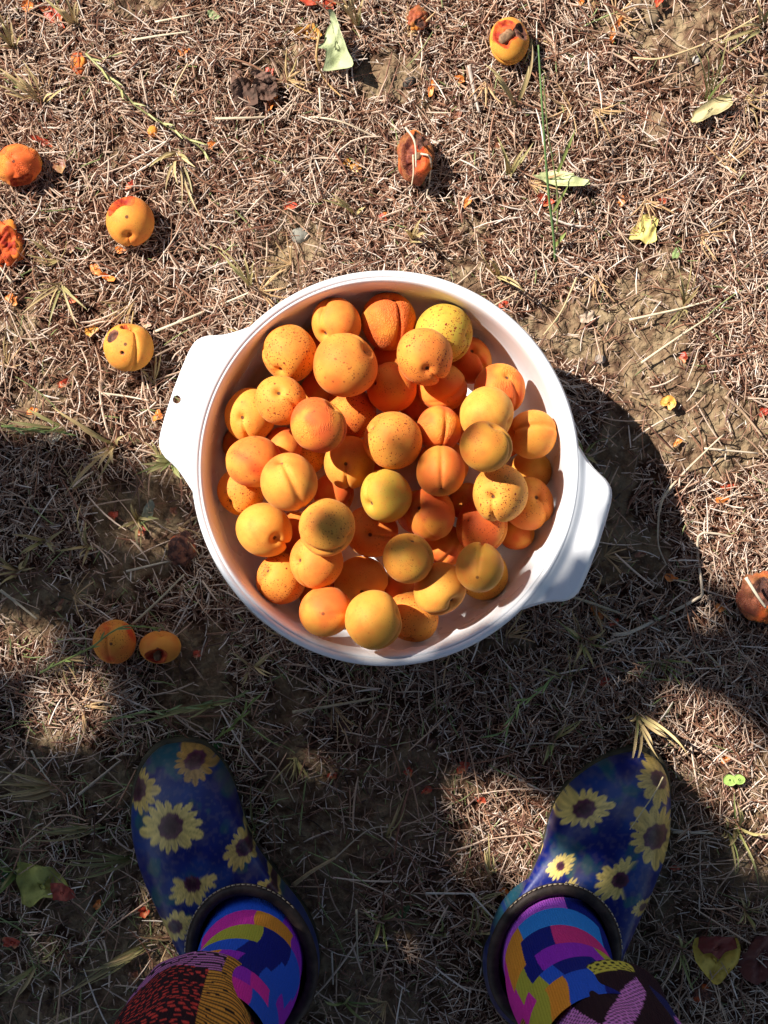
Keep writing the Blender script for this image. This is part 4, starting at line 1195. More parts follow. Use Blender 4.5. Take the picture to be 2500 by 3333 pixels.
S = [
 ([(1997, 2066), (2047, 2061), (2148, 2012), (2274, 1949), (2288, 1925), (2271, 1809), (2281, 1742), (2332, 1737), (2390, 1750)], 12, 'thick pale stalk bent twice, right below the bowl', (.62, .50, .36), .020),
 ([(1866, 1944), (1960, 1975), (2086, 2024), (2269, 2106), (2340, 2165), (2404, 2243)], 9, 'long thin stalk running down right from the lettered handle', (.50, .40, .25), .012),
 ([(2148, 1680), (2163, 1618), (2222, 1542), (2323, 1441), (2355, 1415)], 9, 'pale stalk crossing the curved edge of the bowl shadow', (.62, .50, .34), .022),
 ([(2150, 1665), (2143, 1770), (2168, 1840)], 7, 'thin grey stalk in the bowl shadow below the pale crossing one', (.45, .36, .25), .012),
 ([(506, 1079), (600, 1040), (700, 1000), (810, 955)], 9, 'upper of two long stalks pointing at the upper left rim', (.66, .55, .38), .018),
 ([(506, 1159), (640, 1090), (800, 1004)], 7, 'lower dark stalk of the two pointing at the upper left rim', (.22, .14, .09), .022),
 ([(700, 385), (799, 384), (942, 377), (1093, 392), (1236, 445)], 9, 'long curved stalk passing under the brown husk', (.60, .47, .32), .014),
 ([(430, 132), (520, 118), (618, 102)], 9, 'straight pale stalk near the top left', (.66, .55, .38), .010),
 ([(505, 72), (625, 45)], 8, 'shorter pale stalk parallel above the straight one, top left', (.66, .55, .38), .010),
 ([(1040, 286), (1044, 377)], 8, 'short upright pale stalk right of the brown husk', (.66, .55, .38), .010),
 ([(1527, 210), (1545, 300), (1560, 365)], 15, 'thick grey weathered stick in the upper middle', (.42, .35, .29), .009),
 ([(952, 2319), (1090, 2297), (1224, 2272)], 11, 'thick straight stalk lying in shade below the bowl', (.48, .38, .24), .012),
 ([(955, 2882), (1012, 2836), (1091, 2790)], 15, 'thick tan stalk right of the left clog', (.50, .34, .17), .014),
 ([(1386, 2909), (1535, 2912), (1545, 2918)], 7, 'thin white stalk lying level between the clogs', (.66, .60, .50), .03),
 ([(1535, 2912), (1570, 2950), (1622, 3005)], 7, 'thin white stalk slanting towards the right clog opening', (.66, .60, .50), .03),
 ([(2191, 2710), (2322, 2712)], 8, 'straight pale stalk touching the right clog side', (.62, .52, .38), .010),
 ([(257, 2586), (392, 2476)], 10, 'straight grey stalk slanting left of the left clog toe', (.46, .36, .26), .012),
 ([(103, 2442), (130, 2500), (165, 2548)], 7, 'thin pale stalk above the orange-brown tuft', (.60, .50, .36), .014),
 ([(2, 1921), (60, 1965), (121, 2015)], 10, 'straight stalk in shade at the left edge', (.50, .42, .30), .014),
 ([(410, 1860), (530, 1831), (585, 1822)], 8, 'pale stalk in shade leading to the dark dried apricot', (.60, .50, .36), .012),
 ([(429, 2034), (520, 1950), (598, 1870)], 9, 'long stalk slanting up right above the split apricot', (.46, .38, .25), .012),
 ([(328, 1279), (405, 1288), (482, 1303)], 8, 'pale stalk under the cracked apricot', (.66, .55, .40), .010),
 ([(40, 920), (0, 870)], 8, 'short pale stalk at the left edge', (.62, .50, .36), .010),
 ([(1880, 900), (1830, 1010), (1770, 1090)], 7, 'slender stalk right of the far right rim', (.50, .38, .2), .02),
 ([(2050, 1040), (2230, 1000), (2330, 970)], 9, 'long pale stalk on sunny straw right of the bowl', (.64, .53, .36), .012),
 ([(2090, 1180), (2190, 1110), (2310, 1030)], 9, 'pale stalk slanting on sunny straw right of the bowl', (.62, .50, .33), .012),
 ([(2050, 1290), (2110, 1320), (2160, 1370)], 7, 'dark stalk left of the yellowish crumpled skin', (.4, .26, .13), .010),
 ([(2360, 1290), (2420, 1340), (2480, 1420)], 11, 'brown stalk near the right edge, level with the bowl', (.40, .27, .17), .010),
 ([(2290, 1460), (2470, 1475)], 8, 'straight pale stalk just right of the bowl shadow', (.64, .52, .38), .010),
 ([(2430, 1880), (2465, 1935), (2500, 1980)], 12, 'pale thick stalk lying over the brown dried apricot', (.68, .58, .42), .045),
 ([(1890, 2430), (1760, 2420), (1680, 2432)], 7, 'thin stalk in shade left above the right clog', (.52, .42, .30), .010),
 ([(1320, 410), (1350, 460), (1355, 540)], 8, 'dry stem lying over the red split apricot', (.62, .50, .36), .045),
 ([(1370, 495), (1402, 510), (1398, 590), (1390, 630), (1406, 650)], 7, 'thin bent stem over the right side of the red split apricot', (.62, .50, .36), .040),
 ([(1345, 500), (1346, 560), (1340, 600)], 6, 'thin short stem inside the red split apricot', (.6, .46, .3), .042),
 ([(2160, 2530), (2130, 2590), (2050, 2700)], 5, 'single straw lying on top of the right clog', (.55, .45, .25), .085),
 ([(610, 205), (560, 300), (570, 340)], 6, 'thin dry stem left of the brown husk', (.55, .38, .2), .015),
 ([(1040, 100), (1030, 190), (1060, 260), (1110, 310)], 8, 'thin orange-brown stem left of the crumpled pale leaf', (.46, .27, .10), .025),
 ([(1640, 85), (1720, 160), (1800, 190)], 6, 'stem lying behind the rotting yellow apricot', (.55, .42, .28), .006),
 ([(2060, 190), (2160, 190), (2330, 130), (2480, 45)], 8, 'long dry stalk slanting to the upper right corner', (.58, .42, .22), .018),
 ([(1580, 1010), (1700, 940)], 6, 'thin stalk beyond the upper right rim', (.58, .44, .28), .012),
 ([(830, 2440), (900, 2500), (960, 2610)], 6, 'thin stalk right of the left clog toe', (.5, .4, .28), .012),
 ([(1080, 2800), (1200, 2700), (1290, 2690)], 5, 'fine curved straw between the clogs', (.5, .4, .28), .010),
 ([(1080, 3100), (1085, 3200)], 7, 'short upright straw right of the left sock', (.6, .52, .40), .012),
 ([(1160, 2960), (1165, 3110), (1180, 3120)], 8, 'straw standing in the lower middle between the socks', (.5, .42, .28), .018),
]
for pts, w, lab, col, z in S: stalk(pts, w, lab, col, [z] * len(pts) if len(pts) < 4 else [z * (.6 + .4 * math.sin(i * 2.1 + .5)) for i in range(len(pts))])

# tall green stem, upper right, and the shoots
bl = [blade(P(1815, 560, .02), P(1868, 430, .05), .0026, .012), blade(P(1800, 690, .01), P(1846, 610, .03), .0022, .01), blade(P(1806, 800, .006), P(1840, 760, .012), .003, .006)]
stalk([(1810, 850), (1802, 760), (1788, 640), (1776, 500), (1764, 330), (1752, 147)], 9, 'tall thin green grass stem rising beside the rotting apricot', (.13, .22, .07),
      [.004, .02, .04, .06, .08, .09], 'green_stem', 'grass stem', 'green grass stems', extra=[(b_[0], b_[1], (.30, .36, .10)) for b_ in bl])
stalk([(1812, 760), (1815, 640), (1800, 520), (1785, 420), (1768, 250)], 6, 'shorter green stem with seeds beside the tallest one', (.20, .22, .08), [.005, .02, .04, .06, .075], 'green_stem', 'grass stem', 'green grass stems')


def shoot(pts, zs, w, label, col, nleaf=6, seed=0):
    r = np.random.default_rng(seed)
    pw = spline([P(a, b, z) for (a, b), z in zip(pts, zs)], 40)
    ex = []
    for k in range(nleaf):
        i = int((k + .6) / nleaf * 38)
        t = pw[i + 1] - pw[i]; t /= np.linalg.norm(t)
        sd = (-1) ** k
        e = pw[i] + t * r.uniform(.008, .016) + np.array((-t[1], t[0], 0)) * sd * r.uniform(.002, .005) + np.array((0, 0, .003))
        b_ = blade(pw[i], e, .0016, .002)
        ex.append((b_[0], b_[1], np.array(col) * r.uniform(.9, 1.5)))
    return stalk(pts, w, label, col, zs, 'green_stem', 'grass stem', 'green grass stems', extra=ex)


shoot([(280, 175), (350, 245), (440, 340), (530, 400), (640, 470), (690, 525)], [.02, .03, .03, .025, .02, .012], 8, 'green and straw shoot slanting down right in the upper left', (.30, .29, .11), 10, 1)
shoot([(130, 2190), (210, 2150), (300, 2105), (350, 2066), (400, 2040), (450, 2040), (520, 2045)], [.012, .02, .045, .057, .055, .045, .02], 7, 'green shoot lying across the whole apricot in shade', (.20, .25, .07), 8, 2)
shoot([(335, 2350), (450, 2322), (560, 2310), (700, 2285), (800, 2262)], [.01, .02, .02, .018, .012], 6, 'long green shoot in shade above the left clog', (.18, .22, .08), 9, 3)
shoot([(1800, 2200), (1740, 2260), (1690, 2290), (1650, 2370), (1600, 2400)], [.01, .02, .03, .03, .03], 6, 'lit green shoot in shade between bowl and right clog', (.24, .32, .10), 8, 4)
shoot([(700, 2410), (760, 2360), (800, 2310), (830, 2270)], [.01, .02, .03, .03], 6, 'green seed shoot right above the left clog toe', (.22, .28, .08), 6, 5)
shoot([(0, 1385), (60, 1395), (140, 1402), (220, 1408)], [.02, .025, .02, .015], 8, 'green seed head reaching in from the left edge', (.22, .28, .08), 6, 6)

# ------------------------------------------------------------------ the person: clogs, socks, trousers
person = empty('person', (0.02, -.36, 0))
PO = np.array((0.02, -.36, 0.0))
tag(person, 'person standing in sunflower print clogs, bright patchwork socks and patterned trousers', 'person')


def plink(name, v, faces, mat, cols=None, parent=None, smooth=True):
    return link(name, mesh_np(name, np.asarray(v) - PO, faces, mat, cols, smooth), parent or person)


def flower_cols(xy, flowers, seed):
    x, y = xy[:, 0], xy[:, 1]
    n1 = fbm(x * 30 + seed, y * 30, seed, 3)
    n2 = fbm(x * 70 + seed, y * 70, seed + 5, 3)
    navy, teal, lt = np.array((.003, .009, .115)), np.array((.012, .085, .09)), np.array((.010, .035, .17))
    c = navy + (lt - navy) * sstep(.42, .7, n1)[:, None]
    c = c + (teal - c) * (sstep(.55, .72, n2) * .75)[:, None]
    for (px, py, ro, ri, elong, rot, half, tint) in flowers:
        ctr = P(px, py, .055)[:2]
        s = 1.295 / F
        dx, dy = (x - ctr[0]) / s + 7 * (n2 - .5) + 4 * (vnoise(x * 240, y * 240, 17) - .5), (y - ctr[1]) / s + 7 * (n1 - .5) + 4 * (vnoise(x * 240, y * 240, 19) - .5)
        ro, ri = ro * 1.02, ri * 1.0
        ca, sa = math.cos(rot), math.sin(rot)
        u, w = dx * ca + dy * sa, (-dx * sa + dy * ca) * elong
        r, a = np.hypot(u, w), np.arctan2(w, u)
        k = 15
        ph = a * k / 2 + .6 * np.sin(a * 3 + px)
        pet = ro * (.66 + .34 * np.abs(np.cos(ph)) ** .7) * (.9 + .16 * np.sin(a * 2 + py) + .07 * np.sin(a * 5 + px))
        m = sstep(1.0, .94, r / pet)
        if half is not None: m = m * sstep(-.25, .05, np.cos(a - half) - r * 0 + .35)
        streak = .75 + .25 * np.abs(np.sin(ph)) - .22 * (vnoise(a * 26, r * .03, 3) > .62)
        ye = np.array(tint)[None, :] * (streak * (.72 + .38 * np.clip(r / ro, 0, 1)))[:, None]
        c = c * (1 - m[:, None]) + ye * m[:, None]
        d = sstep(1.06, .94, r / (ri * (1 + .06 * np.sin(a * 9))))
        core = np.array((.07, .015, .035)) * (.5 + .8 * sstep(.4, 1.0, r / ri))[:, None]
        core = core * (1 + .9 * (vnoise(x * 900, y * 900, 8) - .5))[:, None]
        c = c * (1 - d[:, None]) + core * d[:, None]
    # scuffs
    c = c * (.86 + .28 * vnoise(x * 160, y * 160, 13))[:, None]
    du = sstep(.5, .8, fbm(x * 45, y * 45, 71, 4)) * .20 + sstep(.62, .7, vnoise(x * 420, y * 420, 73)) * .10
    c = c * (1 - du[:, None]) + np.array((.30, .23, .16)) * du[:, None]
    return np.clip(c, 0, 1)


def clog(Lside, Rside, opc, opa, opb, oang, zc, flowers, seed, label):
    n = 480
    Lp = spline([D(*q, .035)[:2] for q in Lside], n // 2 + 1)
    Rp = spline([D(*q, .035)[:2] for q in Rside], n // 2 + 1)
    G = np.vstack([Lp, Rp[::-1][1:-1]])          # toe -> left -> heel -> right
    n = len(G)
    toe, heel = G[0], Lp[-1]
    ctr = D(*opc, zc)[:2]
    ax = np.array((math.sin(oang), math.cos(oang)))      # direction heel->toe
    sd = np.array((-ax[1], ax[0]))                       # to the left
    a = np.arange(n) * 2 * math.pi / n
    # toe param 0 -> front of opening
    O = ctr[None] + ax[None] * (opa * np.cos(a))[:, None] + sd[None] * (opb * np.sin(a))[:, None]
    m = 130
    t = np.linspace(0, 1, m)[:, None, None]
    front = (.5 + .5 * np.cos(a))
    zo = zc - .004 * np.cos(a) * 0 + .006 * (1 - front)
    span = np.linalg.norm(G - O, axis=1)
    Gin = G + (ctr[None] - G) * .03
    p0 = np.concatenate([Gin, np.full((n, 1), .004)], 1)
    bul = np.clip(.030 + .012 * front, 0, 1)
    p1 = np.concatenate([G + (G - ctr[None]) * (.018 + .03 * (1 - front[:, None])), (bul + .012)[:, None]], 1)
    p2 = np.concatenate([O + (G - O) * (.30 + .34 * front[:, None] ** 2), (zo - .006 * front - .012 * (1 - front))[:, None]], 1)
    p3 = np.concatenate([O, zo[:, None]], 1)
    V = (1 - t) ** 3 * p0 + 3 * (1 - t) ** 2 * t * p1 + 3 * (1 - t) * t ** 2 * p2 + t ** 3 * p3
    # lip turning inside
    inn = V[-1].copy(); inn[:, :2] = ctr + (O - ctr) * .9; inn[:, 2] -= .012
    inn2 = inn.copy(); inn2[:, :2] = ctr + (O - ctr) * .92; inn2[:, 2] -= .05
    V = np.concatenate([V, inn[None], inn2[None]]).reshape(-1, 3)
    cols = flower_cols(V[:, :2], flowers, seed)
    shell = plink('clog', V, [grid_faces(n, m + 2, True)], M_CLOG, cols)
    shell['label'] = label
    # sole: a slab following the outline
    rows = []
    for sc, z in ((.90, -.004), (.985, -.004), (1.0, .0), (1.0, .012), (.985, .015), (.93, .0155)):
        c0 = G.mean(0)
        q = c0 + (G - c0) * sc
        rows.append(np.concatenate([q, np.full((n, 1), z)], 1))
    V = np.concatenate(rows)
    plink('sole', V, [grid_faces(n, len(rows), True)], M_SOLE, parent=shell)
    # collar: a padded ring round the opening
    k = 16
    b = np.arange(k) * 2 * math.pi / k
    out = (O - ctr); out /= np.linalg.norm(out, axis=1)[:, None]
    cw = .0050
    rad_, z_ = np.cos(b) * cw, np.sin(b) * .0055
    Cc = O - out * .0028
    V = np.stack([Cc[None, :, 0] + out[None, :, 0] * rad_[:, None], Cc[None, :, 1] + out[None, :, 1] * rad_[:, None],
                  zo[None, :] + .001 + z_[:, None] + 0 * rad_[:, None]], 2)
    V = np.concatenate([V, V[:1]]).reshape(-1, 3)
    plink('collar', V, [grid_faces(n, k + 1, True)], M_RUBBER, parent=shell)
    # stitches along the collar's front edge
    st = []
    for i in range(-84, 85, 6):
        j, j2 = i % n, (i + 4) % n
        e = np.array([[*(O[j] + out[j] * .0022), zo[j] + .0050], [*(O[j2] + out[j2] * .0022), zo[j2] + .0050]])
        st.append(tube(np.array([e[0], (e[0] + e[1]) / 2 + (0, 0, .0004), e[1]]), .00045, 5))
    v, f = join(st)
    plink('stitching', v, f, M_THREAD, parent=shell)
    return ctr


YEL, DIM = (.84, .62, .18), (.70, .48, .13)
FL_L = [(567, 2674, 112, 44, 1.15, .9, None, YEL), (439, 2580, 92, 40, 1.25, .9, None, DIM), (642, 2846, 84, 28, 1.1, 0, -1.45, YEL), (805, 2734, 78, 30, 1.2, .6, None, DIM),
        (632, 2480, 84, 34, 1.3, .2, None, (.5, .27, .07)), (585, 2985, 66, 26, 1.2, .3, None, YEL), (900, 2860, 60, 24, 1.2, .2, None, DIM)]
FL_R = [(1895, 2623, 96, 38, 1.5, .5, None, YEL), (2127, 2712, 118, 46, 1.15, 0, None, DIM), (2150, 2543, 104, 34, 1.4, -.7, None, DIM), (2001, 2835, 88, 27, 1.1, .3, 2.6, YEL),
        (1803, 2886, 80, 24, 2.2, .75, None, YEL), (1812, 2792, 52, 16, 1.3, .8, None, YEL), (1935, 2480, 50, 18, 1.4, .2, None, DIM), (2080, 2930, 44, 16, 1.3, .4, None, DIM), (1700, 2990, 50, 18, 1.5, .8, None, YEL)]
LL = [(388, 1599), (335, 1610), (296, 1652), (276, 1712), (272, 1782), (287, 1850), (320, 1912), (358, 1970), (396, 2030), (418, 2090), (448, 2150), (500, 2205), (580, 2238)]
LR = [(388, 1599), (432, 1607), (470, 1640), (499, 1692), (516, 1748), (545, 1825), (595, 1895), (645, 1958), (679, 2025), (690, 2085), (680, 2145), (650, 2200), (580, 2238)]
RL = [(1392, 1617), (1320, 1636), (1262, 1672), (1217, 1716), (1195, 1765), (1184, 1810), (1170, 1857), (1144, 1912), (1106, 1968), (1072, 2015), (1048, 2060), (1046, 2120), (1075, 2190), (1150, 2245)]
RR = [(1392, 1617), (1434, 1640), (1456, 1682), (1461, 1750), (1455, 1808), (1433, 1865), (1398, 1922), (1352, 1980), (1330, 2040), (1315, 2110), (1285, 2180), (1230, 2228), (1150, 2245)]
cl = clog(LL, LR, (545, 2072), .0605, .0500, math.radians(-20), .090, FL_L, 3, 'left clog, navy with yellow sunflowers')
cr = clog(RL, RR, (1196, 2066), .0585, .0510, math.radians(22), .090, FL_R, 9, 'right clog, navy with yellow sunflowers, sun on its inner side')

SCOL = dict(b=(.02, .11, .70), n=(.006, .012, .22), m=(.74, .03, .42), o=(.84, .32, .03), g=(.48, .47, .05), p=(.34, .025, .58), v=(.58, .11, .74), k=(.74, .035, .24), l=(.03, .28, .82))


def leg_tube(path, n=540, m=460, fold=None):
    """path: (x, y, z, rx, ry)"""
    q = spline(path, m)
    a = np.arange(n) * 2 * math.pi / n          # 0 = front (+y), growing to +x
    R = np.ones((m, n)) if fold is None else fold(np.linspace(0, 1, m)[:, None], a[None, :])
    V = np.stack([q[:, 0:1] + q[:, 3:4] * np.sin(a)[None] * R, q[:, 1:2] + q[:, 4:5] * np.cos(a)[None] * R, q[:, 2:3] + 0 * a[None]], 2)
    return V.reshape(-1, 3), grid_faces(n, m, True), np.tile(np.degrees(a), m), np.repeat(q[:, 2], n)


def sock(path, rows, seed, label):
    v, f, deg, z = leg_tube(path)
    deg = (deg + 180) % 360 - 180
    wob = 3 * np.sin(z * 60 + seed)
    zz = z + .003 * np.sin(np.radians(deg) * 1.2 + seed)
    c = np.zeros((len(v), 3)); c[:] = SCOL['n']
    for (z0, z1, segs) in rows:
        m = (zz >= z0) & (zz < z1)
        lo = -181
        for hi, k in segs:
            mm = m & (deg + wob >= lo) & (deg + wob < hi)
            c[mm] = SCOL[k]
            lo = hi
    c *= (.92 + .16 * vnoise(deg * 3, z * 900, 3))[:, None]
    o = plink('sock', v, [f], M_SOCK, c)
    o['label'] = label


sock([(cl[0], cl[1] + .002, .040, .034, .042), (cl[0], cl[1] + .003, .070, .042, .050), (cl[0] - .002, cl[1] - .002, .105, .042, .046), (-.106, -.358, .16, .041, .042), (-.118, -.363, .22, .044, .045), (-.124, -.367, .30, .049, .049)],
     [(0, .106, [(40, 'b'), (181, 'p')]), (.106, .150, [(-58, 'b'), (10, 'm'), (58, 'o'), (181, 'p')]), (.150, .187, [(-60, 'v'), (20, 'g'), (58, 'n'), (95, 'b'), (181, 'p')]),
      (.187, .213, [(-30, 'v'), (12, 'b'), (52, 'n'), (90, 'b'), (181, 'p')]), (.213, .240, [(0, 'o'), (22, 'p'), (46, 'n'), (75, 'b'), (181, 'p')]), (.240, .268, [(10, 'o'), (38, 'p'), (62, 'm'), (181, 'b')]), (.268, .5, [(0, 'o'), (40, 'm'), (181, 'b')])], 0, 'left sock')
sock([(cr[0], cr[1] + .002, .040, .034, .042), (cr[0], cr[1] + .003, .070, .043, .049), (cr[0] + .002, cr[1] - .002, .105, .043, .046), (.136, -.362, .16, .042, .043), (.146, -.368, .22, .045, .045), (.152, -.372, .30, .049, .049)],
     [(0, .110, [(12, 'v'), (70, 'n'), (181, 'n')]), (.110, .148, [(-80, 'm'), (-46, 'o'), (50, 'l'), (181, 'n')]), (.148, .186, [(-80, 'm'), (-50, 'o'), (-14, 'n'), (42, 'k'), (60, 'm'), (181, 'n')]),
      (.186, .216, [(-75, 'm'), (-54, 'g'), (-38, 'n'), (24, 'p'), (58, 'g'), (181, 'n')]), (.216, .244, [(-62, 'm'), (-44, 'g'), (-28, 'b'), (10, 'n'), (181, 'p')]), (.244, .5, [(-50, 'g'), (-30, 'o'), (0, 'b'), (181, 'n')])], 2, 'right sock')


def trouser_leg(path, side):
    def fold(t, a):
        return 1 + .045 * np.sin(3 * a + 7 * t + side) * (1 - t) + .022 * np.sin(8 * a - 26 * t + side) + .012 * np.sin(46 * t + 2 * np.sin(a * 2)) + .03 * np.exp(-(t / .02) ** 2)
    n, m = 420, 300
    v, f, deg, z = leg_tube(path, n, m, fold)
    deg = (deg + 180) % 360 - 180
    # slanted, wavy hem
    hem = path[0][2]
    k = np.exp(-((z - hem) / .06))
    v[:, 2] += k * (.014 * np.sin(np.radians(deg) * 2 + side * 2.2) + .004 * np.sin(np.radians(deg) * 9))
    c = np.zeros((len(v), 3)); c[:] = (.022, .006, .012)
    s = deg / 57.3 * .052                     # arc length
    h = z - hem
    w = s + .006 * np.sin(h * 60) + .003 * np.sin(h * 170)
    def checks(cell, col, thr=.31):
        iu, iv = np.floor(w / cell), np.floor((h + .18 * s) / (cell * 1.25) + .5 * (np.floor(w / cell) % 2))
        fu, fv = w / cell - iu, (h + .18 * s) / (cell * 1.25) + .5 * (iu % 2) - iv
        return (np.abs(fu - .5) < thr * .9) & (np.abs(fv - .5) < thr * .72) & (hash2(iu, iv, 5) > .12), col
    def lines(freq, amp, col, along):
        ph = (h if along else w) * freq + amp * np.sin((w if along else h) * 75) + .8 * np.sin((w if along else h) * 190)
        return np.sin(ph) > .25, col
    if side == 0:
        zones = [(-181, -70, lines(1150, 2.0, (.42, .10, .36), True)), (-70, -46, checks(.0062, (.66, .06, .045))), (-46, 12, checks(.0062, (.66, .055, .045))), (12, 52, None), (52, 100, checks(.0048, (.50, .05, .04), .3)), (100, 181, lines(900, 2, (.42, .10, .36), True))]
    else:
        zones = [(-181, -62, lines(1000, 1.5, (.55, .26, .06), True)), (-62, -28, None), (30, 75, None), (75, 181, lines(700, 2.5, (.45, .10, .25), True))]
    for lo, hi, pat in zones:
        mz = (deg >= lo) & (deg < hi)
        if side == 0 and lo == 12:
            c[mz] = (.78, .36, .05)
            l_, _ = lines(1050, 3.2, None, True)
            c[mz & l_] = (.02, .01, .01)
        elif pat is not None:
            c[mz & pat[0]] = pat[1]
    if side == 0:
        top = h < .034 + .014 * np.sin(np.radians(deg) * 1.5)
        l_, _ = lines(1500, 2.2, None, True)
        mm = top & (deg > -120) & (deg < 20)
        c[mm] = (.02, .01, .02)
        c[mm & l_] = (.70, .25, .62)
    else:
        # yellow lattice patch at the hem's front
        dx, dz = (deg + 8) / 30, (h - .012) / .012
        mm = (np.abs(dx) ** 3 + np.abs(dz) ** 3) < 1
        c[mm] = (.66, .58, .08)
        cu, cv = s / .0048, h / .0055
        ru = cu + .5 * (np.floor(cv) % 2)
        hole = ((ru - np.floor(ru) - .5) ** 2 + ((cv - np.floor(cv) - .5) * .95) ** 2) < .085
        c[mm & hole & ((np.abs(dx) ** 3 + np.abs(dz) ** 3) < .8)] = (.012, .01, .01)
        for d0 in (-45, 12, 58):
            pet = np.abs(deg - d0 + 260 * (h - .06) * (1 if d0 > 0 else -1)) < 9 * np.clip((h - .032) / .03, 0, 1)
            c[pet] = (.72, .25, .70)
            c[pet & (np.sin(h * 900 + deg) > .6)] = (.03, .01, .04)
        bl_ = (deg > 34) & (h > .028)
        c[bl_ & (c.max(1) < .05)] = (.015, .018, .12)
    return v, f, c


tl = trouser_leg([(-.131, -.367, .225, .052, .050), (-.132, -.371, .30, .056, .054), (-.128, -.382, .42, .066, .062), (-.112, -.410, .62, .080, .082), (-.080, -.43, .84, .094, .115), (-.068, -.43, .92, .090, .118)], 0)
tr = trouser_leg([(.156, -.374, .225, .053, .051), (.158, -.378, .30, .056, .054), (.152, -.388, .42, .066, .062), (.130, -.412, .62, .080, .082), (.096, -.43, .84, .094, .115), (.084, -.43, .92, .090, .118)], 1)
hip = leg_tube([(.008, -.43, .80, .168, .124), (.008, -.43, .90, .172, .126), (.008, -.43, 1.0, .150, .112)], 120, 30)
v, f = join([(tl[0], [tl[1]]), (tr[0], [tr[1]]), (hip[0], [hip[1]])])
plink('trousers', v, f, M_CLOTH, np.vstack([tl[2], tr[2], np.tile((.012, .01, .02), (len(hip[0]), 1))]))

# body inside the clothes, up to the waist: one skinned mesh
jo = [(.008, -.43, .92), (.008, -.43, 1.0), (-.075, -.43, .86), (-.115, -.405, .50), (-.108, -.360, .11), (cl[0] - .012, cl[1] + .03, .040), (.090, -.43, .86), (.142, -.408, .50), (.135, -.366, .11), (cr[0] + .012, cr[1] + .03, .040)]
ed = [(0, 1), (0, 2), (2, 3), (3, 4), (4, 5), (0, 6), (6, 7), (7, 8), (8, 9)]
rr = [.10, .095, .07, .046, .024, .014, .07, .046, .024, .014]
me = bpy.data.meshes.new('body')
me.from_pydata([tuple(np.array(j) - PO) for j in jo], ed, [])
tmp = link('tmp', me)
tmp.modifiers.new('s', 'SKIN')
for i, sv in enumerate(me.skin_vertices[0].data):
    sv.radius = (rr[i], rr[i]); sv.use_root = i == 0
tmp.modifiers.new('u', 'SUBSURF').levels = 2
bpy.context.view_layer.update()
bme = bpy.data.meshes.new_from_object(tmp.evaluated_get(bpy.context.evaluated_depsgraph_get()))
bpy.data.objects.remove(tmp)
bme.name = 'body'
bme.materials.clear(); bme.materials.append(M_SKIN)
for p_ in bme.polygons: p_.use_smooth = True
link('body', bme, person)


# ------------------------------------------------------------------ the apricot tree that shades the near half
LIT_HOLES_E = [(60, 2090, 150, 80, 0), (250, 2330, 165, 105, -.3), (1800, 2800, 390, 115, .67), (430, 1720, 110, 26, -.3)]
SHADE_POLY = np.array([(-2600, 1200), (-200, 1340), (0, 1385), (300, 1450), (600, 1560), (1078, 2044), (1551, 2313), (1700, 2390), (1870, 2270), (2060, 2200), (2170, 2060), (2270, 1905), (2330, 1850), (2430, 1940),
                       (2560, 2060), (3300, 2400), (5200, 3300), (5200, 6200), (-2600, 6200)], float)
LIT_POLY = np.array([(2110, 2330), (2190, 2245), (2320, 2275), (2540, 2470), (2760, 2640), (2760, 2940), (2500, 2790), (2330, 2650), (2225, 2480)], float)
_r = np.random.default_rng(77)
for _k in range(46):
    LIT_HOLES_E.append((_r.uniform(-150, 2500), _r.uniform(1500, 3350), _r.uniform(34, 80), _r.uniform(26, 46), _r.uniform(0, 3.1)))
BLOBS = [(1650, 2040, 75), (2005, 1745, 85), (1745, 1880, 62), (1770, 1765, 55), (1775, 2060, 80), (1955, 2085, 85), (1865, 1995, 65), (1850, 1890, 50)]


def in_poly(x, y, poly):
    r = np.zeros(len(x), bool)
    j = len(poly) - 1
    for i in range(len(poly)):
        xi, yi, xj, yj = *poly[i], *poly[j]
        c = ((yi > y) != (yj > y)) & (x < (xj - xi) * (y - yi) / (yj - yi + 1e-9) + xi)
        r ^= c
        j = i
    return r


def shade_at(x, y):
    s = in_poly(x, y, SHADE_POLY) & ~in_poly(x, y, LIT_POLY)
    for (cx, cy, rx, ry, an) in LIT_HOLES_E:
        ca, sa = math.cos(an), math.sin(an)
        u, w = (x - cx) * ca + (y - cy) * sa, -(x - cx) * sa + (y - cy) * ca
        s &= (u / rx) ** 2 + (w / ry) ** 2 > 1
    return s


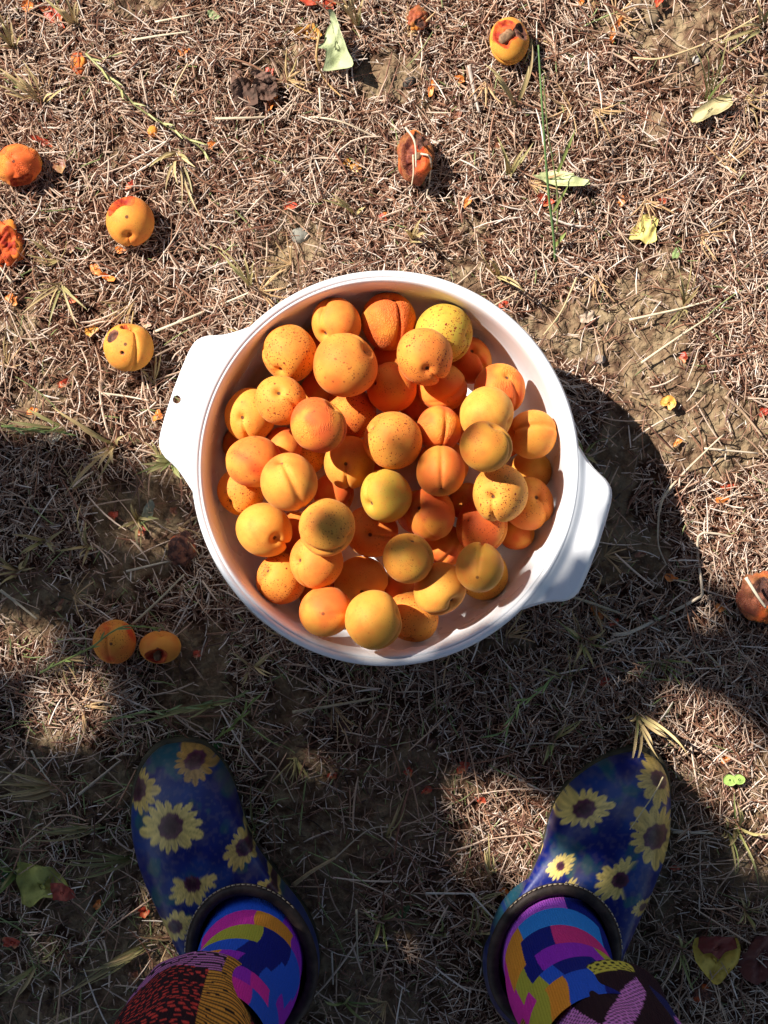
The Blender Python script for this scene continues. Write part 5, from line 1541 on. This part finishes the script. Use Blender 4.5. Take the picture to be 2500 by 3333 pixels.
def leaf_cloud():
    r = np.random.default_rng(21)
    Pm = []
    for layer in range(4):
        xs, ys = np.meshgrid(np.arange(-2300, 4900, 95), np.arange(1250, 5600, 95))
        x = xs.ravel() + r.uniform(-50, 50, xs.size); y = ys.ravel() + r.uniform(-50, 50, xs.size)
        size = r.uniform(.024, .034, xs.size)       # leaf radius
        ok = shade_at(x, y)
        for k in range(8):
            a = k * math.pi / 4
            rp = size / H * F * .68
            ok &= shade_at(x + rp * math.cos(a), y + rp * math.sin(a))
        Pm.append(np.stack([x[ok], y[ok], size[ok]], 1))
    for (bx, by, br) in BLOBS:
        for k in range(3): Pm.append(np.array([(bx + r.uniform(-.25, .25) * br, by + r.uniform(-.25, .25) * br, br * H / F * .85)]))
    Pm = np.vstack(Pm)
    # small leaves fill the fringe
    x, y = r.uniform(-600, 3400, 14000), r.uniform(1250, 3700, 14000)
    ok = shade_at(x, y)
    for k in range(6): ok &= shade_at(x + 40 * math.cos(k), y + 40 * math.sin(k))
    edge = ~shade_at(x + 170, y) | ~shade_at(x - 170, y) | ~shade_at(x, y + 170) | ~shade_at(x, y - 170)
    Pm = np.vstack([Pm, np.stack([x[ok & edge], y[ok & edge], np.full((ok & edge).sum(), .013)], 1)])
    g = np.stack([(Pm[:, 0] - 1250) * H / F, (1666.5 - Pm[:, 1]) * H / F, np.zeros(len(Pm))], 1)
    n0 = len(Pm)
    dist = 2.45 + .45 * r.random(n0) + .25 * (fbm(g[:, 0] * 3 + 4, g[:, 1] * 3, 3, 2) - .5)
    c = g + np.array(SUN)[None] * dist[:, None]
    # more crown leaves, added over and around the person to block sky light
    k = 14000
    q = r.normal(size=(k, 3)); q = q / np.linalg.norm(q, axis=1)[:, None] * (r.random(k) ** .4)[:, None]
    q = q * np.array((2.5, 1.7, .75)) + np.array((-.7, -1.35, 2.75))
    q2 = r.normal(size=(7000, 3)); q2 = q2 / np.linalg.norm(q2, axis=1)[:, None] * (r.random(7000) ** .4)[:, None]
    q = np.vstack([q, q2 * np.array((1.7, 1.5, .6)) + np.array((1.1, .35, 2.95))])
    sx_, sy_ = q[:, 0] + q[:, 2] / SUN.z * -SUN.x, q[:, 1] + q[:, 2] / SUN.z * -SUN.y
    px_, py_ = sx_ * F / H + 1250, 1666.5 - sy_ * F / H
    ok = (px_ > 3500) | (py_ > 4700) | (px_ < -900) | (py_ < -900)
    deep = shade_at(px_, py_)
    for a in range(8): deep &= shade_at(px_ + 200 * math.cos(a * .785), py_ + 200 * math.sin(a * .785))
    ok |= deep
    ok &= q[:, 2] > 1.75
    q = q[ok]
    c = np.vstack([c, q])
    Pm = np.vstack([Pm, np.stack([q[:, 0], q[:, 1], r.uniform(.035, .055, len(q))], 1)])
    # leaf frames roughly facing the sun, randomly rolled
    nrm = np.array(SUN)[None] + r.normal(0, .33, (len(Pm), 3))
    nrm /= np.linalg.norm(nrm, axis=1)[:, None]
    t = np.cross(nrm, r.normal(size=(len(Pm), 3)))
    t /= np.linalg.norm(t, axis=1)[:, None]
    b = np.cross(nrm, t)
    shp = np.array([(1.15, 0, -.08), (.62, .62, .06), (-.2, .86, .12), (-.85, .52, .06), (-1.0, 0, 0), (-.85, -.52, .06), (-.2, -.86, .12), (.62, -.62, .06), (0, 0, -.06)])
    V = c[:, None, :] + Pm[:, 2][:, None, None] * (shp[None, :, 0:1] * t[:, None] + shp[None, :, 1:2] * b[:, None] + shp[None, :, 2:3] * nrm[:, None])
    fan = np.array([(8, k, (k + 1) % 8) for k in range(8)])
    Fc = (np.arange(len(Pm)) * 9)[:, None, None] + fan[None]
    print('leaves', len(Pm))
    return V.reshape(-1, 3), Fc.reshape(-1, 3), c


lv, lf, lc = leaf_cloud()
TB = np.array((-3.2, -.25, 0.0))
tree = empty('apricot_tree', TB)
tag(tree, 'leafy apricot tree outside the picture whose crown shades the near half', 'tree')
ctr_ = lc.mean(0)
v, f = tube(spline([(-3.2, -.25, -.1), (-3.16, -.22, .5), (-3.2, -.2, 1.1), (-3.1, -.15, 1.7)], 24) - TB, np.linspace(.11, .07, 24), 14)
link('trunk', mesh_np('trunk', v, f, M_BARK), tree)
for k, e in enumerate([(-1.9, -.5, 2.05), (-1.2, -.25, 2.0), (-2.3, .05, 2.05), (-1.6, -.75, 2.15), (-2.6, .1, 2.1)]):
    e = np.array(e)
    s0 = np.array((-3.12, -.16, 1.55 + .03 * k))
    mid_ = (s0 + e) / 2 + np.array((0, 0, .28))
    v, f = tube(spline([s0, mid_, e], 20) - TB, np.linspace(.045, .008, 20), 9)
    link('branch', mesh_np('branch', v, f, M_BARK), tree)
fo = link('foliage', mesh_np('foliage', lv - TB, [lf], M_TREELEAF), tree)
fo['kind'] = 'stuff'
